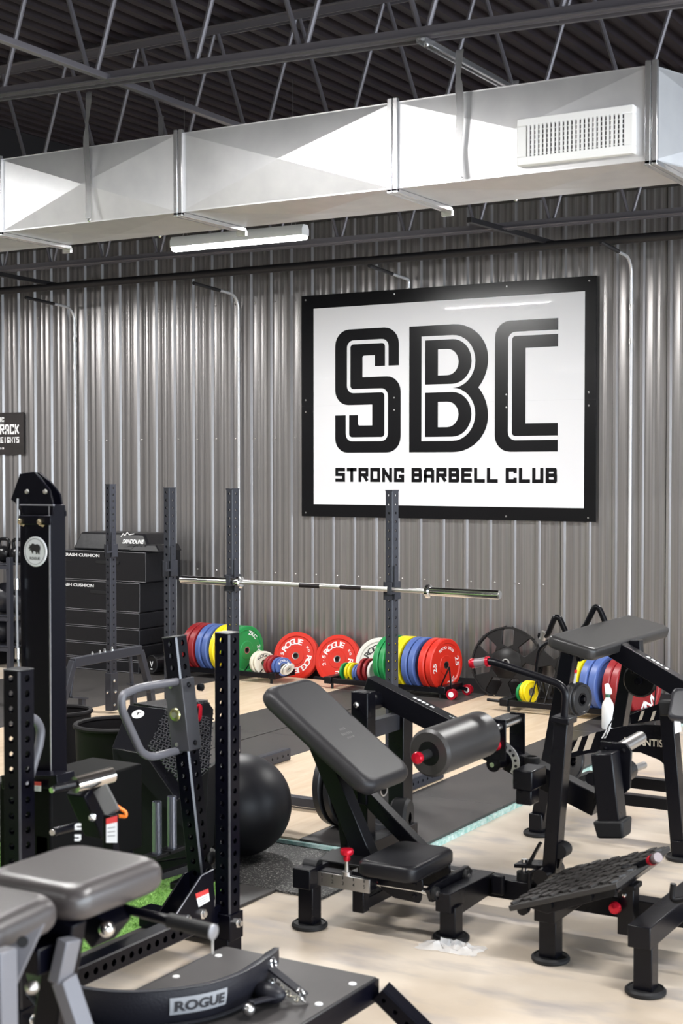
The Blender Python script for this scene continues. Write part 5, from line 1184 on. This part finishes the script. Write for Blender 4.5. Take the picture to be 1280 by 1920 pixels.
def sticker(par, P4, split=.35):
    P4 = [V3(p) for p in P4]; n_ = (P4[1]-P4[0]).cross(P4[3]-P4[0]).normalized()
    if n_.dot(CAM-P4[0]) < 0: n_ = -n_
    L0, L1 = P4[0].lerp(P4[3], split), P4[1].lerp(P4[2], split)
    mb().prism([P4[0], P4[1], L1, L0], n_*.001).build('label_heading', WARN_R, par); w_ = mb().prism([L0, L1, P4[2], P4[3]], n_*.001).build('warning_label', WARN_W, par)
    m = mb()
    for k in range(3):
        t0_, t1_ = split+.15+k*.16, split+.19+k*.16; a, b = P4[0].lerp(P4[3], t0_), P4[1].lerp(P4[2], t0_); c, d = P4[0].lerp(P4[3], t1_), P4[1].lerp(P4[2], t1_)
        m.add([a.lerp(b, .12)+n_*.0015, a.lerp(b, .8)+n_*.0015, c.lerp(d, .8)+n_*.0015, c.lerp(d, .12)+n_*.0015], [(0, 1, 2, 3)])
    u = m.build('label_lines', mat('label_grey', (.3, .3, .32), .5), par); u['kind'] = 'stuff'
sticker(gs, [ax(x, y, GXx+.001) for x, y in ((366, 1676), (390, 1666), (393, 1689), (372, 1701))])
for px, py, r in ((378, 1713, .022), (349, 1722, .018)): mb().lathe([(r, 0), (r, .010), (r*.6, .012), (r*.6, .020), (0, .021)], ax(px, py, GXx), (1, 0, 0), 6).build('bolt', BOLT, rig)
for px, py in ((393, 1608), (397, 1640)): c = ax(px, py, -3.50); mb().lathe([(.012, 0), (.026, .004), (.028, .014), (.016, .022), (0, .024)], c, (1, 0, 0), 16).build('side_roller', RUBBER, rig)
# tall column with pulley bracket, badge and cable
CX, CY = -3.785, 4.17
mb().box((CX-.075, CY-.045, .82), (CX+.075, CY+.045, 1.845)).build('column', RIGM, rig, .004)
ed = mb().box((CX+.072, CY-.0475, .82), (CX+.0775, CY-.0445, 1.84)).build('column_edge', mat('column_glint', (.42, .42, .45), .25, .6), rig)  # painted highlight strip down the column's front corner
CYf = CY-.047
hd_ = [(40, 968), (36, 950), (20, 936), (38, 889), (64, 884), (92, 895), (118, 925), (122, 968)]
for dy, nm in ((0, 'bracket_plate'), (.085, 'bracket_plate')):
    P_ = [ay(x, y, CYf+dy) for x, y in ([(42, 966), (38, 950), (20, 937), (37, 888), (64, 884), (92, 918), (100, 950), (98, 966)] if dy == 0 else [(60, 945), (62, 888), (72, 885), (96, 905), (112, 927), (115, 945), (122, 960), (122, 968), (98, 968)])]
    mb().prism(P_, (0, .010, 0)).build(nm, RIGM, rig, .002)
c = ay(58, 925, CYf+.045); mb().lathe([(.01, -.02), (.070, -.02), (.075, -.014), (.062, 0), (.075, .014), (.070, .02), (.01, .02)], (c.x, CYf+.05, c.z-.01), (0, 1, 0), 28).build('pulley', PLASTIC, rig)
mb().beam(ay(38, 946, CYf-.006), ay(101, 947, CYf-.006), .008, .006).build('bracket_lip', mat('pale_edge', (.3,)*3, .3), rig)  # thin pale line across the bracket plate
for px, py in ((51, 922), (85, 922)): mb().lathe([(.010, 0), (.008, .006), (0, .008)], ay(px, py, CYf), (0, -1, 0), 8).build('rivet', STEEL, rig)
for px, py in ((45, 977), (82, 978)): mb().lathe([(.021, 0), (.021, .010), (.012, .012), (.012, .026), (0, .028)], ay(px, py, CYf+.004), (0, -1, 0), 6).build('brass_bolt', mat('brass', (.60, .52, .36), .25, 1), rig)
mb().box((ay(38, 965, CYf).x, CYf-.012, ay(38, 968, CYf).z-.03), (ay(98, 965, CYf).x, CYf, ay(38, 968, CYf).z+.005)).build('bracket_base', RIGM, rig, .003)
bc2 = ay(67, 1034, CYf)
bdg = mb().lathe([(0, .004), (.055, .004), (.057, .002), (.057, 0)], bc2, (0, -1, 0), 40).build('badge', mat('badge_white', (.85, .86, .88), .4), rig)
m = mb(); N = 40
for R_a, R_b in ((.0495, .047),):
    vs = []
    for i in range(N): a = 2*PI*i/N; vs += [bc2+V3((R_a*math.cos(a), -.005, R_a*math.sin(a))), bc2+V3((R_b*math.cos(a), -.005, R_b*math.sin(a)))]
    m.add(vs, [(2*i, 2*i+1, (2*i+3) % (2*N), (2*i+2) % (2*N)) for i in range(N)])
m.build('badge_ring', mat('badge_grey', (.25, .25, .27), .4), bdg)
an = [(-.034, .012), (-.030, .002), (-.024, .006), (-.026, -.004), (-.018, -.002), (-.014, -.014), (-.008, -.014), (-.008, -.004), (.004, -.006), (.006, -.016), (.012, -.016), (.014, -.006), (.018, -.016), (.024, -.016), (.024, -.004), (.028, .004), (.026, .016), (.014, .022), (.0, .020), (-.008, .025), (-.016, .022), (-.020, .016), (-.024, .020), (-.026, .012), (-.031, .006)]
m = mb(); m.add([bc2+V3((x, -.0055, z+.006)) for x, z in an], [tuple(range(len(an)))]); flat_text(m, 'ROGUE', bc2+V3((0, -.0055, -.026)), (1, 0, 0), (0, 0, 1), .011, .050, bold=.03); m.build('badge_print', PRINT_K, bdg)
cab = [ay(33, 935, CYf-.02), ay(31, 1095, CYf-.02), ay(33, 1225, CYf-.02), ay(36, 1262, CYf-.02)]
mb().tube(cab, .0045, 6).build('cable', mat('cable_grey', (.28, .28, .29), .4, .4), rig)
for q in (cab[1], cab[2]): mb().cyl(q-V3((0, 0, .02)), q+V3((0, 0, .02)), .010, 10).build('cable_fitting', BOLT, rig)
# dark housing under the column, carriage and rollers
mb().box((CX-.12, CY-.12, .46), (CX+.14, CY+.42, .80)).box((CX-.12, CY-.12, .0), (CX+.08, CY+.06, .46)).build('weight_housing', mat('housing_black', (.002, .002, .002), .6, spec=.1), rig, .01)
mb().beam(ay(20, 1462, 4.05), ay(124, 1462, 4.05), .10, .05).build('column_shoe', RIGM, rig, .003)
sticker(rig, [ay(x, y, 3.98) for x, y in ((54, 1465), (77, 1466), (77, 1484), (53, 1482))], .4)
D2 = 4.85
def rd_(x, y, d=0): return ad(x, y, D2+d)
mb().cyl(rd_(140, 1472), rd_(209, 1453, .12), .0275, 28).build('chrome_roller', mat('roller_chrome', (.72, .68, .64), .16, 1), rig)
mb().cyl(rd_(100, 1480, -.05), rd_(140, 1471), .014, 14).build('roller_pin', BLACK, rig); mb().cyl(rd_(96, 1482, -.06), rd_(101, 1480, -.05), .010, 10).build('pin_end', BOLT, rig)
mb().beam(rd_(188, 1478, .05), rd_(212, 1525, 0), .052, .02, (rd_(208, 1453)-rd_(140, 1472)).cross(V3((0, 0, 1)))).build('lever_plate', mat('lever_grey', (.11, .11, .11), .4, .3), rig, .003)
mb().beam(rd_(208, 1527, 0), rd_(208, 1600, 0), .045, .03, (0, 1, 0)).build('lever_leg', RIGM, rig, .002)
sticker(rig, [rd_(x, y, -.03) for x, y in ((199, 1535), (220, 1529), (220, 1580), (199, 1580))], .24)
mb().tube(arc_path([rd_(217, 1510, .02), rd_(236, 1523, .02), rd_(236, 1531, .02), rd_(220, 1530, .02)], .02, 6), .0065, 10).build('orange_hook', mat('orange_plastic', (.85, .20, .02), .35), rig)
mb().beam(rd_(150, 1480, .06), rd_(185, 1560, .15), .08, .06, (0, 1, 0)).build('lever_arm', RIGM, rig, .004)
mb().lathe([(.014, 0), (.014, .01), (.008, .012), (.008, .02), (0, .022)], rd_(172, 1532, .0), V3((.8, -.6, 0)), 6).build('bolt', BOLT, rig)
mb().cyl(rd_(100, 1560, -.05), rd_(145, 1549, .05), .014, 14).build('roller_pin', BLACK, rig); mb().cyl(rd_(97, 1561, -.06), rd_(101, 1560, -.05), .010, 10).build('pin_end', BOLT, rig)
m = mb()
for k, ch in enumerate('nu'):
    flat_text(m, ch, rd_(146, 1550+k*21, -.10), V3((0, 0, 1)), V3((-.86, -.5, 0)), .022, .022, bold=.05)
m.build('side_lettering', TW, rig)
mb().box((-3.72, 4.05, .30), (-3.66, 4.55, .62)).build('carriage', RIGM, rig, .004)
# deck with screws, frame and outrigger leg
DZ = .30; dl, dr, db, df = -2.94, -2.335, 4.165, 3.02
deck = mb().box((dl, df, DZ-.006), (dr, db, DZ)).build('deck', mat('deck_rubber', (.035, .032, .032), .5, noise=(6, .5, (.055, .05, .05)), bump=(300, .2)), rig)
for x, yy in ((dr-.035, 4.07), (dr-.035, 3.86), (dr-.035, 3.64), (dl+.035, 4.07), (dl+.035, 3.83), (-2.75, 4.12)): mb().lathe([(.013, 0), (.012, .003), (0, .005)], (x, yy, DZ), (0, 0, 1), 14).build('deck_screw', mat('screw_white', (.8, .8, .8), .3), deck)
mb().box((dr, df, DZ-.075), (dr+.012, db, DZ-.002)).build('deck_frame', RIGM, rig, .002)
mb().box((dl-.012, df, DZ-.075), (dl, db, DZ-.002)).build('deck_frame', RIGM, rig, .002)
mb().box((dl, db-.012, DZ-.075), (dr, db, DZ-.008)).build('deck_frame', RIGM, rig, .002)
k0_ = V3((dr+.03, db-.02, DZ-.035)); k1_ = V3(az(868, 2010, .03))
mb().holed(k0_, k1_, .062, .062, (0, 1, 0), .0508, .008, 'd').build('outrigger_leg', RIGM, rig)
mb().box((dl-.04, 3.2, 0), (dl+.02, 3.28, DZ-.075)).build('deck_leg', RIGM, rig); mb().box((dr-.05, 3.2, 0), (dr+.01, 3.28, DZ-.075)).build('deck_leg', RIGM, rig)

# ------------------------------------------------------------------ padded belt lying on the deck
bt = thing('padded_belt', 'wide black padded belt with a grey lettered patch lying on the deck', 'belt', (-2.6, 3.7, DZ))
BC = mat('belt_fabric', (.009, .009, .014), .45, spec=.4, bump=(120, .4)); BT = mat('belt_trim', (.035, .037, .045), .32)
bz = DZ+.004
path = [(70, 1868), (100, 1898), (173, 1921), (262, 1927), (364, 1916), (429, 1896), (468, 1873), (492, 1852), (503, 1834)]
P = [az(x, y, bz) for x, y in path]
def cr(P, n=6):
    out = []
    for k in range(len(P)-1):
        p0, p1, p2, p3 = P[max(k-1, 0)], P[k], P[k+1], P[min(k+2, len(P)-1)]
        for i in range(n): t = i/n; out.append(.5*((2*p1)+(-p0+p2)*t+(2*p0-5*p1+4*p2-p3)*t*t+(-p0+3*p1-3*p2+p3)*t**3))
    out.append(P[-1]); return out
Q_ = cr([V3(p) for p in P]); nQ = len(Q_)
ctr = sum(Q_, V3())/nQ
def band(zf, off, thick, nz=7, bulge=.012):
    """strip following the belt line; zf(t)->(z0,z1); off outward"""
    m = MB(); rings = []
    for k, q in enumerate(Q_):
        t = (Q_[min(k+1, nQ-1)]-Q_[max(k-1, 0)]).normalized(); nr = V3((t.y, -t.x, 0))
        if nr.dot(q-ctr) < 0 and k < nQ*.9: nr = -nr
        z0, z1 = zf(k/(nQ-1)); ring = []
        for j in range(nz+1): u = j/nz; ring.append(q+nr*(off+thick/2+bulge*math.sin(PI*u)+.028*u)+V3((0, 0, z0+(z1-z0)*u)))
        for j in range(nz, -1, -1): u = j/nz; ring.append(q+nr*(off-thick/2+bulge*.4*math.sin(PI*u)+.028*u)+V3((0, 0, z0+(z1-z0)*u)))
        rings.append(ring)
    R_n = len(rings[0])
    for r in rings: m.v += [tuple(p) for p in r]
    for k in range(nQ-1):
        for i in range(R_n): m.f.append((k*R_n+i, k*R_n+(i+1) % R_n, (k+1)*R_n+(i+1) % R_n, (k+1)*R_n+i)); m.sm.append(True)
    m.f += [tuple(range(R_n)), tuple(range(len(m.v)-R_n, len(m.v)))]; m.sm += [False, False]
    return m, rings
hf = lambda t: .118-.03*max(0, t-.8)*5*.6
bm_, rings = band(lambda t: (.0, hf(t)), 0, .014); bm_.build('belt_band', BC, bt, ang=60)
b2, _ = band(lambda t: (hf(t)-.014, hf(t)+.004), .001, .020, 3, .004); b2.build('edge_trim', BT, bt, ang=60)
b3, _ = band(lambda t: (-.001, .014), .001, .020, 3, .004); b3.build('edge_trim', BT, bt, ang=60)
# patch
m = MB(); idx = [k for k in range(nQ)]
def surf(px_, v):  # point on the outer face by band parameter
    k = min(max(px_, 0), nQ-1.001); a = int(k); f = k-a; r0_, r1__ = rings[a], rings[a+1]; u = v*7; j = min(int(u), 6); g_ = u-j
    return (r0_[j].lerp(r0_[j+1], g_)).lerp(r1__[j].lerp(r1__[j+1], g_), f)
def scr_k(px, v):
    best = None
    for i in range(0, (nQ-1)*8):
        p = surf(i/8, v)-CAM; x = 640+FPX*p.dot(_R)/p.dot(_F)
        if best is None or abs(x-px) < best[0]: best = (abs(x-px), i/8)
    return best[1]
ka, kb = scr_k(319, .6), scr_k(424, .6); nn_ = 14; vs = []
for i in range(nn_+1):
    for j in range(5):
        p = surf(ka+(kb-ka)*i/nn_, .36+.46*j/4); o = (p-ctr); o.z = 0; vs.append(p+o.normalized()*.004)
m.add(vs, [(i*5+j, (i+1)*5+j, (i+1)*5+j+1, i*5+j+1) for i in range(nn_) for j in range(4)]); pa_ = m.build('name_patch', mat('patch_grey', (.30, .31, .33), .5), bt)
gv, gf_ = glyphs('ROGUE', .035); hx = max(v[0] for v in gv); hy = max(v[1] for v in gv); m = MB(); vs = []
for x, y in gv:
    p = surf(ka+(kb-ka)*(.5+x/hx*.43), .59+y/hy*.14); o = (p-ctr); o.z = 0; vs.append(p+o.normalized()*.0065)
m.add(vs, gf_); m.build('patch_lettering', mat('patch_print', (.03, .03, .035), .5), pa_)
# straps with rings and a short chain at the right end
for a, b, w_ in (((488, 1800, .10), (572, 1866, .02), .035), ((470, 1880, .05), (520, 1868, .03), .03)):
    mb().beam(az(a[0], a[1], DZ+a[2]), az(b[0], b[1], DZ+b[2]), w_, .008).build('strap', BC, bt, .002)
def ring_(c, r, ax_, rr, nm, mm):
    c = V3(c); ax_ = V3(ax_).normalized(); x = ax_.orthogonal(); y = ax_.cross(x); x.normalize(); y.normalize()
    mb().tube([c+(x*math.cos(a*PI/12)+y*math.sin(a*PI/12))*r for a in range(24)], rr, 8, closed=True).build(nm, mm, bt)
ring_(az(566, 1866, DZ+.03), .022, (.8, .3, .5), .0045, 'metal_ring', BOLT); ring_(az(512, 1806, DZ+.09), .018, (.9, .2, .3), .0045, 'metal_ring', BOLT)
mb().ball(az(508, 1842, DZ+.04), .014, 14, 8).build('snap_button', BOLT, bt); mb().ball(az(466, 1893, DZ+.03), .020, 14, 8).build('snap_button', STEEL, bt)
for i in range(6):
    p = az(520+i*7, 1848+i*5, DZ+.02); ring_(p, .009, (1, 0, .3) if i % 2 else (0, .3, 1), .0028, 'chain_link', mat('chain_gold', (.62, .58, .48), .25, 1))
mb().ball(az(505, 1862, DZ+.035), .045, 16, 10, (1.3, .8, .7)).build('belt_fold', BC, bt)

# ================================================================== NEAR BENCH (bottom left)
nb_ = thing('padded_hyper_bench', 'out of focus black padded bench with grey frame, nearest the camera', 'bench', (-2.3, 2.4, 0))
pv = mat('near_pad_vinyl', (.055, .047, .047), .36, spec=.75, bump=(250, .2))
m = mb(); blobpad(m, (-2.29, 2.625, 1.005), (1, 0, 0), (0, 1, 0), (0, 0, 1), .31, .335, .085, .036, 6); m.build('rear_pad', pv, nb_, ang=60)
m = mb(); blobpad(m, (-2.30, 2.15, .99), (1, 0, 0), V3((0, 1, .06)), V3((0, -.06, 1)), .31, .56, .085, .036, 6); m.build('front_pad', pv, nb_, ang=60)
GREYF = mat('bench_grey', (.17, .17, .19), .4, .2)
mb().box((-2.32, 1.95, .91), (-2.26, 2.75, .955)).build('pad_rail', RIGM, nb_, .004)
def nd(x, y, d): return ad(x, y, d)
mb().beam(nd(128, 1720, 3.3), nd(90, 1960, 3.35), .07, .05, (0, 1, 0)).build('upright', RIGM, nb_, .004)
mb().beam(nd(130, 1760, 3.25), nd(112, 1840, 3.25), .03, .05, (0, 1, 0)).build('front_leg', GREYF, nb_, .003); mb().beam(nd(120, 1835, 3.25), nd(172, 1990, 3.25), .035, .05, (0, 1, 0)).build('front_leg', GREYF, nb_, .003)
gp_ = [nd(x, y, 3.05) for x, y in ((25, 1768), (82, 1732), (22, 1862), (-20, 1900), (-20, 1790))]
gq = mb().prism(gp_, (.0, .008, 0)).build('gusset', GREYF, nb_, .002)
for px, py, r in ((42, 1766, .012), (20, 1818, .011)): mb().cyl(nd(px, py, 3.045), nd(px, py, 3.04), r, 18).build('gusset_hole', VOID, gq)
mb().beam(nd(5, 1780, 3.0), nd(8, 1990, 3.0), .035, .05, (0, 1, 0)).build('front_leg', GREYF, nb_, .003)
mb().lathe([(.014, 0), (.014, .01), (.009, .014), (0, .02)], nd(62, 1850, 3.1), V3((.3, -.9, 0)), 12).build('bolt', STEEL, nb_)
mb().beam(nd(170, 1700, 3.45), nd(210, 1750, 3.42), .08, .09, (0, 1, 0)).build('lever_block', RIGM, nb_, .006); mb().ball(nd(200, 1742, 3.36), .019, 18, 10).build('chrome_roller', CHROME, nb_)
mb().box((-2.45, 2.40, .86), (-2.20, 2.52, .92)).build('cross_member', RIGM, nb_, .004)
ga, gb = nd(195, 1694, 3.50), nd(398, 1747, 3.32)
mb().cyl(ga, gb, .0115, 16).build('handle_bar', RIGM, nb_); mid = ga.lerp(gb, .62); mb().cyl(mid, gb, .0175, 20).build('handle_grip', RUBBER, nb_)
mb().lathe([(.0175, 0), (.0175, .004), (.010, .006), (0, .006)], gb, (gb-ga).normalized(), 20).build('grip_end', mat('grip_end_grey', (.25, .25, .27), .3, .4), nb_)
mb().tube([gb+V3((0, 0, -.01)), gb+V3((0, 0, -.05))], .002, 5).build('pin_cord', STEEL, nb_)
for q0_ in (nd(172, 1985, 3.25), nd(8, 1985, 3.0)): mb().beam(q0_, V3((q0_.x+.06, q0_.y, .0)), .035, .05, (0, 1, 0)).build('front_leg', GREYF, nb_)
for x, y in ((-2.42, 1.9), (-2.16, 1.9)): mb().box((x-.03, y-.03, 0), (x+.03, y+.03, .9)).build('rear_leg', RIGM, nb_)
mb().box((-2.45, 1.87, 0), (-2.13, 1.93, .05)).build('base_beam', RIGM, nb_)
mb().beam(nd(90, 1950, 3.35), V3((-2.35, 2.5, .02)), .06, .05, (0, 1, 0)).build('upright', RIGM, nb_)

for o in bpy.data.objects:
    if o.type == 'MESH' and o.name.split('.')[0] in ('lettering', 'hanger_print', 'pad_print', 'arm_print', 'beam_print', 'side_lettering', 'patch_lettering', 'badge_print', 'scale_marks'): o['kind'] = 'stuff'
